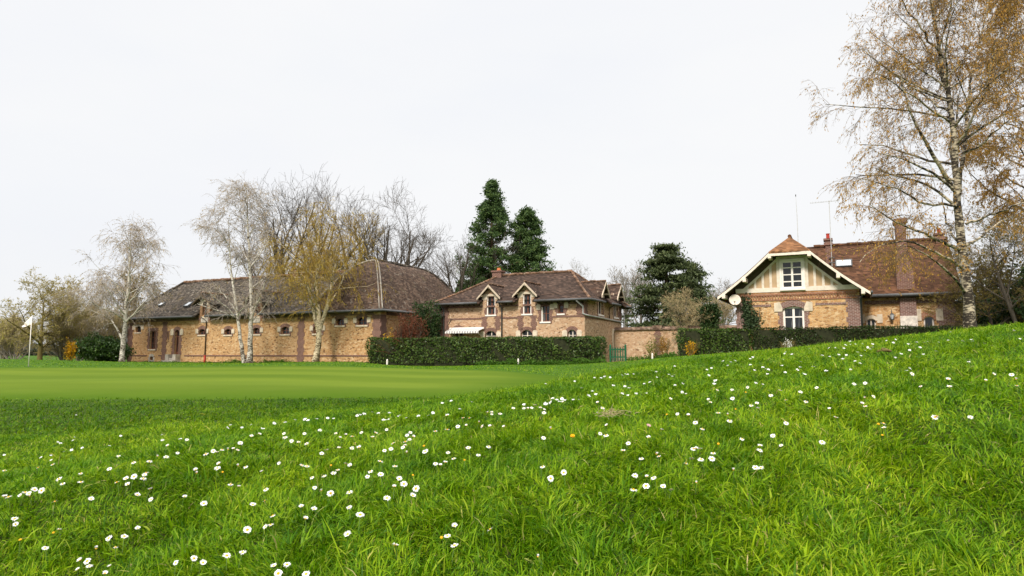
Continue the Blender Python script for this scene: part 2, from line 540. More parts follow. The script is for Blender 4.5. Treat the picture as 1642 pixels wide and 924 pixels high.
# putting green: its outline measured on the lawn
edge_px = [(-120, 588.6), (0, 588.4), (150, 588), (330, 587.3), (480, 587.2), (600, 588.5), (720, 591), (820, 595.5), (890, 600), (932, 604.5)]
edge_px2 = [(925, 609), (880, 619), (820, 628), (740, 634), (640, 638), (500, 640.5), (330, 641), (150, 641.5), (0, 641.5), (-120, 641)]
outl = []
for u, v in edge_px + edge_px2:
    p = None
    rx, rz = ray(u, v)
    g = GZ(rx * _ds, _ds) - (EYE + rz * _ds)
    # the green lies beyond the bank, so take the last crossing
    s_ = np.where((g[1:] > 0) & (g[:-1] <= 0))[0]
    i = int(s_[-1]) if len(s_) else (int(np.argmin(np.abs(g))))
    outl.append((rx * _ds[i], _ds[i]))
outl = np.array(outl + [(-9.6, 9.9), (-13.0, 12.4), (-17.5, 16.5), (-21.0, 21.0)])
cen = outl.mean(0)
def smooth_loop(P, n=160):
    t = np.linspace(0, len(P), n, endpoint=False)
    res = []
    for q in t:
        i = int(q); f = q - i
        p0, p1, p2, p3 = (P[(i + k - 1) % len(P)] for k in range(4))
        res.append(.5 * (2 * p1 + (p2 - p0) * f + (2 * p0 - 5 * p1 + 4 * p2 - p3) * f * f + (3 * p1 - p0 - 3 * p2 + p3) * f ** 3))
    return np.array(res)
GREEN = smooth_loop(outl)
GREEN = sum(np.roll(GREEN, k, 0) for k in range(-7, 8)) / 15
def in_green(x, y, grow=0.0):
    P = cen + (GREEN - cen) * (1 + grow)
    inside = np.zeros(np.shape(x), bool)
    j = len(P) - 1
    for i in range(len(P)):
        a, b = P[i], P[j]
        cnd = ((a[1] > y) != (b[1] > y)) & (x < (b[0] - a[0]) * (y - a[1]) / (b[1] - a[1] + 1e-12) + a[0])
        inside ^= cnd
        j = i
    return inside
Z = np.where(in_green(X, Y, -.07), Z - .04, Z)          # the lawn sheet dips under the green
nx_, ny_ = len(gx), len(gy)
ii = (np.arange(ny_ - 1)[:, None] * nx_ + np.arange(nx_ - 1)).ravel()
me = fast_mesh('lawn', np.stack([X, Y, Z], -1), np.stack([ii, ii + 1, ii + nx_ + 1, ii + nx_], -1), smooth=True)
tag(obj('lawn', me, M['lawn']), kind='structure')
nr = 40
rings = [cen + (GREEN - cen) * (k / nr) for k in range(1, nr + 1)]
gv = np.concatenate([[cen]] + rings)
n_ = len(GREEN)
gvz = GZ(gv[:, 0], gv[:, 1]) - .012 + .032 * np.clip((1 - np.concatenate([[0], np.repeat(np.arange(1, nr + 1) / nr, n_)])) * 6, 0, 1)
n_ = len(GREEN)
qd, td = [], [(0, 1 + i, 1 + (i + 1) % n_) for i in range(n_)]
for k in range(nr - 1):
    for i in range(n_):
        a = 1 + k * n_
        qd.append((a + i, a + n_ + i, a + n_ + (i + 1) % n_, a + (i + 1) % n_))
me = fast_mesh('putting_green', np.column_stack([gv, gvz]), qd, td, smooth=True)
m = NM('mown_green')
s = m.n('ShaderNodeSeparateXYZ', {0: m.co()})
q = m.math('ADD', m.math('MULTIPLY', s.outputs[0], .30), m.math('MULTIPLY', s.outputs[1], .95))
stripe = m.math('SINE', m.math('MULTIPLY', m.math('ADD', q, m.math('MULTIPLY', m.noise(.10, 3), 5.0)), 1.5))
c = m.ramp(m.math('MULTIPLY_ADD', stripe, .5, .5), [(.25, (.098, .150, .014)), (.75, (.116, .170, .018))])
c = m.mix(.6, c, m.ramp(m.noise(.28, 5, vec=m.co(scale=(.5, 1, 1))), [(.3, (.66, .76, .7)), (.7, (1.28, 1.16, 1.1))]), 'MULTIPLY')
f = m.noise(70, 3, rough=.7)
c = m.mix(.35, c, m.ramp(f, [(.3, (.7, .72, .7)), (.7, (1.3, 1.25, 1.2))]), 'MULTIPLY')
at_ = m.n('ShaderNodeAttribute', attribute_name='collar').outputs['Fac']
k_ = m.math('ADD', at_, m.math('MULTIPLY', m.math('SUBTRACT', m.noise(1.2, 4), .5), .16))
c = m.mix(m.ramp(k_, [(.72, (0, 0, 0)), (.95, (1, 1, 1))]), c, (.060, .115, .006))
M['green'] = m.done(c, .95, f, .25, .01, .03)
ca_ = me.attributes.new('collar', 'FLOAT', 'POINT')
ca_.data.foreach_set('value', np.concatenate([[0], np.repeat(np.arange(1, nr + 1) / nr, n_)]).astype(np.float32))
tag(obj('putting_green', me, M['green']), kind='structure')

# ---------------------------------------------------------------- buildings
ROT = math.radians(-26)
class Bld:
    def __init__(self, name, label, cat, corner):
        self.c = Vector(corner)
        self.e = empty(name, corner, ROT, label, cat)
        self.Ri = Matrix.Rotation(-ROT, 3, 'Z')
    def loc(self, p):
        return self.Ri @ (Vector(p) - self.c)
    def _ray(self, u, v):
        o = self.loc((0, 0, EYE)); rx, rz = ray(u, v)
        return o, self.Ri @ Vector((rx, 1, rz))
    def fac(self, u, v, yl=0.0):
        o, d = self._ray(u, v); t = (yl - o.y) / d.y
        p = o + d * t
        return p.x, p.z
    def side(self, u, v, xl=0.0):
        o, d = self._ray(u, v); t = (xl - o.x) / d.x
        p = o + d * t
        return p.y, p.z
    def front(self, yf=0.0):
        return lambda s, z, d: Vector((s, yf + d, z))
    def right(self, xs=0.0):
        return lambda s, z, d: Vector((xs - d, s, z))
    def left(self, xs=0.0):
        return lambda s, z, d: Vector((xs + d, s, z))
    def rear(self, yf=0.0):
        return lambda s, z, d: Vector((s, yf - d, z))

def wall(b, T, s0, s1, z0, z1, holes, mb, depth=.30):
    """front face with true openings and their reveals"""
    xs = sorted({s0, s1, *[h[0] for h in holes], *[h[1] for h in holes]})
    zs = sorted({z0, z1, *[h[2] for h in holes], *[h[3] for h in holes]})
    for i in range(len(xs) - 1):
        for j in range(len(zs) - 1):
            cx_, cz_ = (xs[i] + xs[i + 1]) / 2, (zs[j] + zs[j + 1]) / 2
            if any(h[0] < cx_ < h[1] and h[2] < cz_ < h[3] for h in holes):
                continue
            mb.quad(T(xs[i], zs[j], 0), T(xs[i + 1], zs[j], 0), T(xs[i + 1], zs[j + 1], 0), T(xs[i], zs[j + 1], 0))
    for a, c_, d, e_ in [h[:4] for h in holes]:
        mb.quad(T(a, d, 0), T(c_, d, 0), T(c_, d, depth), T(a, d, depth))
        mb.quad(T(a, e_, 0), T(c_, e_, 0), T(c_, e_, depth), T(a, e_, depth))
        mb.quad(T(a, d, 0), T(a, e_, 0), T(a, e_, depth), T(a, d, depth))
        mb.quad(T(c_, d, 0), T(c_, e_, 0), T(c_, e_, depth), T(c_, d, depth))

def arc(s0, s1, zt, rise, n=10):
    """points of a segmental arch from s1 to s0 whose crown is at zt"""
    w_ = (s1 - s0) / 2; R = (w_ * w_ + rise * rise) / (2 * rise); cz = zt - R; c0 = (s0 + s1) / 2
    a = math.asin(min(1, w_ / R))
    return [(c0 + R * math.sin(t), cz + R * math.cos(t)) for t in np.linspace(a, -a, n)]

def window(b, T, s0, s1, z0, z1, arch=0.0, jamb=.2, band=.22, mat='brick', sill='white', corb=None, frame='brown_wood',
           glass='glass', cols=2, rows=2, fw=.06, name='window', jamb_mat=None, din=.14, transom=None):
    fr = MB(T)
    fr.box(s0, s0 + fw, z0, z1, din, din + .06); fr.box(s1 - fw, s1, z0, z1, din, din + .06)
    fr.box(s0 + fw, s1 - fw, z0, z0 + fw, din, din + .06); fr.box(s0 + fw, s1 - fw, z1 - fw, z1, din, din + .06)
    for i in range(1, cols):
        c_ = s0 + (s1 - s0) * i / cols
        fr.box(c_ - fw * .55, c_ + fw * .55, z0 + fw, z1 - fw, din + .005, din + .065)
    zz = [z0 + (z1 - z0) * j / rows for j in range(1, rows)] if transom is None else [z0 + (z1 - z0) * t for t in transom]
    for c_ in zz:
        fr.box(s0 + fw, s1 - fw, c_ - fw * .3, c_ + fw * .3, din + .01, din + .07)
    wo = fr.build(name, M[frame], b.e)
    pn = MB(T)
    pn.box(s0 + .01, s1 - .01, z0 + .01, z1 - .01, din + .035, din + .05)
    pn.build('pane', M[glass], wo)
    if sill:
        sl = MB(T); sl.box(s0 - .10, s1 + .10, z0 - .11, z0 - .003, -.07, .16)
        sl.build('sill', M[sill], wo)
    if mat:
        su = MB(T)
        zs_ = z1 - arch
        if arch:
            ai = arc(s0, s1, z1, arch); ao = arc(s0 - band * .8, s1 + band * .8, z1 + band, arch + band * .35)
            su.prism(ai + ao[::-1], -.03, .135)
        elif band:
            su.box(s0 - jamb, s1 + jamb, z1 + .002, z1 + band, -.03, .02)
        if jamb:
            k = 0; z = z0 - .13
            while z < zs_ - .02:
                zt = min(z + .24, zs_)
                wj = jamb * (1.0 if k % 2 else .72)
                su.box(s0 - wj, s0 - .002, z, zt, -.025, .135); su.box(s1 + .002, s1 + wj, z, zt, -.025, .135)
                z = zt; k += 1
        su.build('surround', M[mat], wo)
    if corb:
        for sg in (-1, 1):
            cb = MB(T)
            c0 = (s0 if sg < 0 else s1) + sg * (corb * .62)
            z = z1 - arch
            h = corb
            cb.prism([(c0 - h * .45, z - h * .55), (c0 + h * .45, z - h * .55), (c0 + h * .5, z + h * .3), (c0 + h * .3, z + h * .6), (c0 - h * .3, z + h * .6), (c0 - h * .5, z + h * .3)], -.06, .1)
            cb.build('corbel', M['stone'], wo)
    return wo

def quoins(b, T, s, z0, z1, wd=.5, mat='brick', name='quoin', seed=0):
    q_ = MB(T); z = z0; k = seed
    while z < z1:
        zt = min(z + .28, z1); e_ = .09 if k % 2 else 0
        q_.box(s - wd / 2 - e_, s + wd / 2 + e_, z, zt, -.03, .05); z = zt; k += 1
    return q_.build(name, M[mat], b.e)

def pipe(b, pts, r=.05, mat='zinc', name='downpipe'):
    p = MB(); p.tube(pts, r, 7)
    return p.build(name, M[mat], b.e, smooth=True)

def ridge_line(b, a, c_, r=.12, seed=0, parent=None, mat='ridge'):
    a, c_ = Vector(a), Vector(c_)
    n = max(4, int((c_ - a).length / .38))
    mb_ = MB()
    for i in range(n):
        p = a.lerp(c_, i / n); q_ = a.lerp(c_, (i + 1.06) / n)
        wz = .02 * math.sin(i * 2.1 + seed)
        mb_.tube([p + Vector((0, 0, wz)), q_ + Vector((0, 0, wz + .015))], [r, r * .86], 8)
    return mb_.build('ridge_tiles', M[mat], parent or b.e)

def notched(mb_, a, b, c_, d, t1, notches, axis, fl, thick, nu, nv, amp, seed):
    """roof slope a-b (eave) to d-c whose eave is interrupted where wall dormers rise through it"""
    a, b, c_, d = map(Vector, (a, b, c_, d))
    f1 = fl(t1)
    def at(p, q_, t, f):
        v_ = p.lerp(q_, t); v_.z = p.z + (q_.z - p.z) * f; return v_
    a1, b1 = at(a, d, t1, f1), at(b, c_, t1, f1)
    def onl(p, q_, s):
        return p.lerp(q_, (s - p[axis]) / (q_[axis] - p[axis]))
    sg = 1 if b[axis] > a[axis] else -1
    ss = [a[axis]] + [x for n_ in sorted(notches, key=lambda k: sg * k[0]) for x in (n_ if sg > 0 else n_[::-1])] + [b[axis]]
    for i in range(0, len(ss), 2):
        lo0 = a if i == 0 else onl(a, b, ss[i]); hi0 = a1 if i == 0 else onl(a1, b1, ss[i])
        lo1 = b if i == len(ss) - 2 else onl(a, b, ss[i + 1]); hi1 = b1 if i == len(ss) - 2 else onl(a1, b1, ss[i + 1])
        mb_.patch(lo0, lo1, hi1, hi0, thick, max(2, int((lo1 - lo0).length / .6)), 3, amp, seed)
    mb_.patch(a1, b1, c_, d, thick, nu, nv, amp, seed, lambda s: (fl(t1 + (1 - t1) * s) - f1) / (1 - f1))

def dormer(b, T, s, w_, zb, ze, za, back, op, roof_mat, wall_mat, trim, over=.28, win=None, jm='brick', tail=.45):
    """wall dormer: gabled front flush with the wall, roof running back into the main slope.
    op=(s0,s1,z0,z1) opening"""
    hw = w_ / 2
    mb_ = MB(T)
    # front with opening
    s0, s1, z0, z1 = op
    mb_.box(s - hw, s0, zb, ze, -.04, .26); mb_.box(s1, s + hw, zb, ze, -.04, .26)
    mb_.prism([(s - hw, max(z1, ze - .0)), (s + hw, max(z1, ze)), (s, za - .1)], -.04, .2) if z1 >= ze else None
    if z1 < ze:
        mb_.box(s0, s1, z1, ze, -.04, .26)
        mb_.prism([(s - hw, ze + .001), (s + hw, ze + .001), (s, za - .1)], -.04, .2)
    mb_.box(s - hw, s - hw + .12, zb + .2, ze, .262, back * .9); mb_.box(s + hw - .12, s + hw, zb + .2, ze, .262, back * .9)
    d_ = mb_.build('dormer', M[wall_mat], b.e)
    rf = MB()
    sl = (za - ze) / hw
    ee = hw + over
    for sg in (-1, 1):
        rf.patch(T(s + sg * ee, za - sl * ee, -tail), T(s + sg * ee, za - sl * ee, back), T(s, za, back), T(s, za, -tail), .09, 8, 5, .008, s)
    rf.build('dormer_roof', M[roof_mat], d_)
    bb = MB(T)
    th = .13
    for sg in (-1, 1):
        bb.prism([(s, za - .03), (s, za - .03 - th * 1.3), (s + sg * (ee + .02), za - sl * ee - th * 1.15), (s + sg * (ee + .02), za - sl * ee)], -tail - .04, -tail + .03)
        # purlin ends and brace
        bb.box(s + sg * hw - .05, s + sg * hw + .05, ze - .20, ze - .08, -tail + .031, -.041)
    bb.box(s - .05, s + .05, za - .30, za - .18, -tail + .032, -.042)
    bb.build('bargeboard', M[trim], d_)
    if jm:
        lt = MB(T)
        lt.box(s - hw - .08, s - hw + .34, ze - .42, ze - .02, -.07, -.041); lt.box(s + hw - .34, s + hw + .08, ze - .42, ze - .02, -.07, -.041)
        lt.box(s0 - .1, s1 + .1, z1 + .002, z1 + .17, -.075, -.0415)
        lt.build('lintel', M['stone'], d_)
    ridge_line(b, T(s, za + .03, -tail), T(s, za + .03, back), .07, s, d_)
    return d_

# ================= long stable range on the left
cz = UN(609, 586, 46)
st = Bld('stable_building', 'long low stone stable range with mossy hipped roof and small arched windows behind three birches', 'building', (cz.x, cz.y, gz(cz.x, cz.y)))
xl = st.fac(204, 575)[0]
zeL = (st.fac(600, 496.5, -.5)[1] + st.fac(300, 507.3, -.5)[1]) / 2
PW = -st.fac(481, 540)[0]            # pavilion width
TF = st.front()
holes, wins = [], []
def hp(b, u0, u1, v0, v1, yl=0.0):
    a = b.fac(u0, v1, yl); c_ = b.fac(u1, v0, yl)
    return (a[0], c_[0], a[1], c_[1])
small = [(319, 330, 527.5, 537), (360.5, 371.5, 527.5, 537), (405.5, 417, 525.5, 536), (451, 464, 523.8, 536), (503, 516, 522, 535), (539, 552, 510.5, 522), (573, 588.5, 509, 521.5)]
for q_ in small:
    wins.append(('small', hp(st, *q_)))
wins.append(('tall', hp(st, 239.5, 250, 531, 560)))
wins.append(('cellar', hp(st, 240.5, 245.5, 571.5, 577.5)))
wins.append(('blind', hp(st, 217.5, 226.5, 523, 533)))
wins.append(('slot', hp(st, 268.3, 270.3, 533, 543)))
wins.append(('door', hp(st, 279, 288, 529, 574)))
mb = MB()
wall(st, TF, xl, 0, -.6, zeL + .1, [x[1] for x in wins], mb)
TR = st.right(); PD = 11.0; RW = 5.3
wall(st, TR, 0, PD, -.6, zeL + .1, [], mb)
wall(st, st.left(xl), 0, 9, -.6, zeL + .1, [], mb)
wall(st, st.rear(9), xl, -PW, -.6, zeL + .1, [], mb)
wall(st, st.rear(PD), -PW, 0, -.6, zeL + .1, [], mb)
wall(st, st.left(-PW), 9, PD, -.6, zeL + .1, [], mb)
mb.build('wall', M['rubble'], st.e)
for kind, h in wins:
    if kind == 'small':
        window(st, TF, *h, arch=.18, jamb=.24, band=.24, sill='stone', corb=.31, glass='glass', cols=2, rows=2, fw=.045, frame='brown_wood')
    elif kind == 'tall':
        window(st, TF, *h, arch=0, jamb=.3, band=.25, sill='stone', glass='glass', cols=2, rows=3, frame='brown_wood')
    elif kind == 'cellar':
        window(st, TF, *h, arch=.08, jamb=.22, band=.2, mat='stone_grey', sill='stone_grey', glass='glass_dark', cols=1, rows=1, fw=.03)
    elif kind == 'blind':
        window(st, TF, *h, arch=.1, jamb=.0, band=.15, mat='stone_grey', sill='stone', corb=.34, glass='glass_dark', cols=1, rows=1, fw=.03)
    elif kind == 'slot':
        window(st, TF, *h, arch=0, jamb=.12, band=.1, sill=None, glass='glass_dark', cols=1, rows=1, fw=.02)
    else:
        s0, s1, z0, z1 = h
        dr = MB(TF)
        zt = z0 + (z1 - z0) * .74
        dr.box(s0, s0 + .07, z0, z1, .14, .22); dr.box(s1 - .07, s1, z0, z1, .14, .22); dr.box(s0 + .07, s1 - .07, zt, zt + .09, .14, .22)
        dr.box(s0 + .07, s1 - .07, z0, z0 + (z1 - z0) * .22, .15, .21)
        c_ = (s0 + s1) / 2
        dr.box(c_ - .05, c_ + .05, z0 + (z1 - z0) * .22, zt, .15, .21)
        do = dr.build('door', M['brown_wood'], st.e)
        gp = MB(TF); gp.box(s0 + .02, s1 - .02, z0 + .02, z1 - .01, .18, .20); gp.build('pane', M['glass_curtain'], do)
        su = MB(TF)
        ai = arc(s0, s1, z1, .2); ao = arc(s0 - .2, s1 + .2, z1 + .26, .28); su.prism(ai + ao[::-1], -.03, .13)
        k = 0; z = z0
        while z < z1 - .22:
            zt2 = min(z + .26, z1 - .2); wj = .34 if k % 2 else .24
            su.box(s0 - wj, s0 - .002, z, zt2, -.025, .13); su.box(s1 + .002, s1 + wj, z, zt2, -.025, .13); z = zt2; k += 1
        su.build('surround', M['brick'], do)
        for sg, sx in ((-1, s0), (1, s1)):
            cb = MB(TF); cx_ = sx + sg * .3
            cb.prism([(cx_ - .17, z1 - .42), (cx_ + .17, z1 - .42), (cx_ + .19, z1 - .1), (cx_ + .1, z1 + .08), (cx_ - .1, z1 + .08), (cx_ - .19, z1 - .1)], -.07, .1)
            cb.build('corbel', M['stone'], do)
        hb = MB(TF); hb.box(c_ + .07, c_ + .10, z0 + 1.0, z0 + 1.16, .10, .149); hb.build('handle', M['zinc'], do)
        stp = MB(TF)
        a = st.fac(271.5, 582)[0]; c2 = st.fac(289.5, 582)[0]
        stp.box(a, c2, -.3, z0 * .55, -.75, -.002); stp.box(a + .05, a + .42, z0 * .55 + .002, z0 + .28, -.45, -.003); stp.box(c2 - .42, c2 - .05, z0 * .55 + .002, z0 + .28, -.45, -.003)
        stp.box(a + .43, c2 - .43, z0 * .55 + .002, z0 - .01, -.4, -.004)
        stp.build('door_step', M['stone_grey'], st.e)
for u, wd in ((263.5, .42), (482.5, .5)):
    quoins(st, TF, st.fac(u, 550)[0], -.5, zeL - .35, wd)
quoins(st, TF, -.30, -.5, zeL - .3, .58); quoins(st, TR, .29, -.5, zeL - .3, .58, seed=1)
quoins(st, TF, xl + .25, -.5, zeL - .35, .5)
def course(b, T, s0, s1, z, h, mat='brick', out_=.035, name='string_course'):
    c_ = MB(T); c_.box(s0, s1, z, z + h, -out_, .02); return c_.build(name, M[mat], b.e)
zc = st.fac(420, 571.6)[1]
for s0, s1 in ((xl, st.fac(236, 571)[0]), (st.fac(254, 571)[0], st.fac(271, 571)[0]), (st.fac(296, 571)[0], -.65)):
    course(st, TF, s0, s1, zc, .1)
course(st, TF, -PW + .3, -.65, st.fac(545, 544)[1], .05, 'rubble', .02)
course(st, TF, xl, -.6, zeL - .32, .2, 'brick', .05, 'cornice'); course(st, TR, .6, PD, zeL - .32, .2, 'brick', .05, 'cornice')
# roofs
xr0, zr = st.fac(296, 447, 4.5); zr2 = st.fac(470, 448.5, 4.5)[1]; zr = (zr + zr2) / 2
rf = MB()
xe = xl - .55
flare = lambda t: t * .9 + .1 * t * t
SD = [st.fac(324.5, 475, -.35)[0], st.fac(407.5, 472, -.35)[0]]
notched(rf, (xe, -.55, zeL), (-PW / 2, -.55, zeL), (-PW / 2, 4.5, zr), (xr0, 4.5, zr), .16, [(x - .60, x + .60) for x in SD], 0, flare, .16, 60, 12, .045, 1)
rf.patch((-PW / 2, 9.55, zeL), (xe, 9.55, zeL), (xr0, 4.5, zr), (-PW / 2, 4.5, zr), .16, 30, 8, .045, 2, flare)
rf.patch((xe, 9.55, zeL), (xe, -.55, zeL), (xr0, 4.5, zr), (xr0, 4.5, zr - .002), .16, 16, 14, .04, 3, flare)
ro = rf.build('roof', M['roof_left'], st.e, smooth=True)
ridge_line(st, (xr0, 4.5, zr + .02), (-RW + .9, 4.5, zr + .02), .13, 1, ro)
ridge_line(st, (xe, -.5, zeL + .06), (xr0, 4.5, zr + .03), .09, 2, ro, 'roof_left')
# pavilion roof, convex hips
xa = -RW / 2
ya, za = st.side(604, 420.5, xa); yb, zb_ = st.side(668, 430, xa)
za = (za + zb_) / 2
prof = lambda t: (.10 * t / .08 if t < .08 else .10 + .90 * (1 - (1 - (t - .08) / .92) ** 1.85))
pv = MB(); o_ = .55
E_ = [(-RW - o_, -o_, zeL + .02), (o_, -o_, zeL + .02), (o_, PD + o_, zeL + .02), (-RW - o_, PD + o_, zeL + .02)]
A_, B_ = (xa, ya, za), (xa, yb, za)
pv.patch(E_[0], E_[1], A_, (xa - .01, ya, za), .16, 24, 20, .03, 4, prof)
pv.patch(E_[1], E_[2], B_, A_, .16, 36, 20, .03, 5, prof)
pv.patch(E_[2], E_[3], B_, (xa, yb + .01, za), .16, 20, 16, .03, 6, prof)
pv.patch(E_[3], E_[0], A_, B_, .16, 36, 20, .03, 7, prof)
po = pv.build('pavilion_roof', M['roof_pav'], st.e, smooth=True)
ridge_line(st, (xa, ya, za + .05), (xa, yb, za + .05), .14, 5, po, 'roof_left')
def hipline(b, a, c_, prof_, r, mat, parent, name='hip_flashing'):
    a, c_ = Vector(a), Vector(c_)
    pts = []
    for i in range(17):
        p = a.lerp(c_, i / 16); p.z = a.z + (c_.z - a.z) * prof_(i / 16) + .05; pts.append(p)
    mb_ = MB(); mb_.tube(pts, r, 6); return mb_.build(name, M[mat], parent, smooth=True)
hipline(st, E_[1], A_, prof, .05, 'flashing', po)
hipline(st, (E_[1][0] - .26, E_[1][1], E_[1][2]), (A_[0] - .16, A_[1], A_[2]), prof, .045, 'flashing', po)
hipline(st, E_[2], B_, prof, .09, 'roof_left', po, 'hip_tiles')
hipline(st, E_[0], A_, prof, .09, 'flashing', po, 'hip_tiles')
# gutters
for run in ([(xe, -.62, zeL - .05), (SD[0] - .66, -.62, zeL - .05)], [(SD[0] + .66, -.62, zeL - .05), (SD[1] - .66, -.62, zeL - .05)], [(SD[1] + .66, -.62, zeL - .05), (.6, -.62, zeL - .05), (.62, PD + .5, zeL - .05)]):
    gt = MB(); gt.tube(run, .09, 7); gt.build('gutter', M['zinc'], st.e, smooth=True)
for x0, x1 in ((xe + .03, SD[0] - .62), (SD[0] + .62, SD[1] - .62), (SD[1] + .62, .5)):
    sf = MB(); sf.box(x0, x1, zeL - .12, zeL - .10, -.5, -.06); sf.build('soffit', M['soffit'], st.e)
# dormers of the stable
for u, vap, vev in ((324.5, 470, 480), (407.5, 466, 477)):
    sd_, za_ = st.fac(u, vap, -.35)
    ze_ = st.fac(u, vev, -.3)[1]
    op = (sd_ - .28, sd_ + .28, st.fac(u, 508)[1], st.fac(u, 484)[1] if u < 350 else st.fac(u, 480)[1])
    dormer(st, TF, sd_, 1.12, zeL - .5, ze_ + .0, za_, 3.2, op, 'roof_left', 'barn_wood', 'soffit', .42)
    window(st, TF, *op, jamb=0, band=0, mat=None, sill='stone', glass='glass_curtain', frame='brown_wood', cols=2, rows=2, name='dormer_window', fw=.05)
    ap = MB(TF); ap.box(sd_ - .38, sd_ + .38, op[2] - .45, op[2] - .14, -.06, -.002); ap.build('apron', M['stone_grey'], st.e)
# chimney and skylights
xc, zc0 = st.fac(479, 430, 4.5)
ch = MB(); ch.box(xc - .33, xc + .33, zr - .8, zc0 - .12, 4.1, 4.9); ch.box(xc - .4, xc + .4, zc0 - .118, zc0, 4.02, 4.98)
ch.build('chimney', M['brick'], st.e)
def roof_pt(b, u, v, a, c_, d):
    """point on a roof slope through local points a, c_, d"""
    a, c_, d = map(Vector, (a, c_, d)); n = (c_ - a).cross(d - a).normalized()
    o, dr = b._ray(u, v)
    return o + dr * ((a - o).dot(n) / dr.dot(n)), n
def skylight(b, u, v, w_, h_, a, c_, d, lift=.05):
    p, n = roof_pt(b, u, v, a, c_, d)
    if n.z < 0: n = -n
    up = (Vector((0, 0, 1)) - n * n.z).normalized(); sx = up.cross(n)
    def ring(x, y, k):
        return [p + sx * i * x + up * j * y + n * k for i, j in ((-1, -1), (1, -1), (1, 1), (-1, 1))]
    mb_ = MB()
    A0, A1, B1 = ring(w_ / 2, h_ / 2, -.02), ring(w_ / 2, h_ / 2, lift + .06), ring(w_ / 2 - .07, h_ / 2 - .07, lift + .06)
    for i in range(4):
        j = (i + 1) % 4
        mb_.quad(A0[i], A0[j], A1[j], A1[i]); mb_.quad(A1[i], A1[j], B1[j], B1[i])
    so = mb_.build('skylight', M['zinc'], b.e)
    g_ = MB(); g_.quad(*ring(w_ / 2 - .06, h_ / 2 - .06, lift + .045)); g_.build('pane', M['sky_glass'], so)
S3 = ((xe, -.55, zeL), (-PW / 2, -.55, zeL), (xr0, 4.5, zr))
skylight(st, 302.5, 489, .55, .7, *S3); skylight(st, 259, 489, .5, .5, *S3)
xd, zd = st.fac(332.5, 507)
pipe(st, [(xd, -.6, zeL - .1), (xd, -.08, zeL - .4), (xd, -.08, st.fac(332, 570)[1])], .042, 'pipe_iron')
pipe(st, [(xd, -.08, st.fac(332, 570)[1]), (xd, -.08, -.3)], .075, 'red_paint', 'pipe_boot')

# ================= house in the middle
cp = UN(938, 569, 47.2)
hs = Bld('brick_house', 'two storey stone house with brown hipped roof, pale gabled dormers and a striped awning', 'building', (cp.x, cp.y, gz(cp.x, cp.y)))
HX = hs.fac(708, 520)[0]
HD = hs.side(996.5, 520)[0]
zeM = (hs.fac(953, 477.3, -.55)[1] + hs.fac(700, 488, -.55)[1]) / 2
TF = hs.front(); TR = hs.right()
fw_ = dict(frame='brown_wood', sill='white')
hw_ = []
hw_.append(('d', hp(hs, 780.5, 794.5, 475, 505))); hw_.append(('d', hp(hs, 838.5, 852, 471.5, 503.5)))
hw_.append(('t', hp(hs, 868, 881, 489.5, 516))); hw_.append(('s', hp(hs, 895.3, 903.7, 488.5, 503)))
for u0, u1, v0 in ((778.5, 795.5, 530.5), (836, 853.5, 529), (911, 924, 528.5)):
    h = hp(hs, u0, u1, v0, 556); hw_.append(('l', h))
hw_.append(('aw', hp(hs, 727, 742, 527, 560)))
mb = MB()
wall(hs, TF, HX, 0, -.8, zeM + .1, [x[1] for x in hw_ if x[0] != 'd'] + [(h[0], h[1], h[2], zeM + .1) for k, h in hw_ if k == 'd'], mb)
ws = []
for u0, u1, v0, v1 in ((959, 966.5, 473, 504), (984, 990.5, 476, 508.5)):
    a = hs.side(u0, v1); c_ = hs.side(u1, v0); ws.append((a[0], c_[0], a[1], c_[1]))
wall(hs, TR, 0, HD, -.8, zeM + .1, [(h[0], h[1], h[2], zeM + .1) for h in ws], mb)
wall(hs, hs.left(HX), 0, HD, -.8, zeM + .1, [], mb); wall(hs, hs.rear(HD), HX, 0, -.8, zeM + .1, [], mb)
mb.build('wall', M['rubble_pink'], hs.e)
ym = HD / 2
xrl, zrm = hs.fac(801, 442.5, ym); xrr, zrm2 = hs.fac(917, 435.5, ym); zrm = (zrm + zrm2) / 2
rf = MB(); o_ = .6
fl2 = lambda t: t * .88 + .12 * t * t
FD = [(h[0] + h[1]) / 2 for k, h in hw_ if k == 'd']
SDh = [(h[0] + h[1]) / 2 for h in ws]
notched(rf, (HX - o_, -o_, zeM), (o_, -o_, zeM), (xrr, ym, zrm), (xrl, ym, zrm), .18, [(x - .68, x + .68) for x in FD], 0, fl2, .14, 44, 12, .025, 1)
rf.patch((o_, HD + o_, zeM), (HX - o_, HD + o_, zeM), (xrl, ym, zrm), (xrr, ym, zrm), .14, 24, 10, .025, 2, fl2)
rf.patch((HX - o_, HD + o_, zeM), (HX - o_, -o_, zeM), (xrl, ym, zrm), (xrl, ym + .01, zrm), .14, 20, 12, .025, 3, fl2)
notched(rf, (o_, -o_, zeM), (o_, HD + o_, zeM), (xrr, ym + .01, zrm), (xrr, ym, zrm), .12, [(x - .68, x + .68) for x in SDh], 1, fl2, .14, 20, 12, .025, 4)
ro = rf.build('roof', M['roof_mid'], hs.e, smooth=True)
ridge_line(hs, (xrl, ym, zrm + .03), (xrr, ym, zrm + .03), .12, 1, ro)
def hipcurve(b, a, c_, fl, r, mat, ro_, s_):
    a, c_ = Vector(a), Vector(c_)
    P_ = [Vector((*(a.lerp(c_, t)).xy, a.z + (c_.z - a.z) * fl(t) + .03)) for t in np.linspace(0, 1, 9)]
    mb_ = MB()
    for p, q_ in zip(P_, P_[1:]):
        mb_.tube([p, q_], [r, r * .85], 7)
    mb_.build('hip_tiles', M[mat], ro_)
hipcurve(hs, (HX - o_, -o_, zeM), (xrl, ym, zrm), fl2, .1, 'ridge', ro, 1)
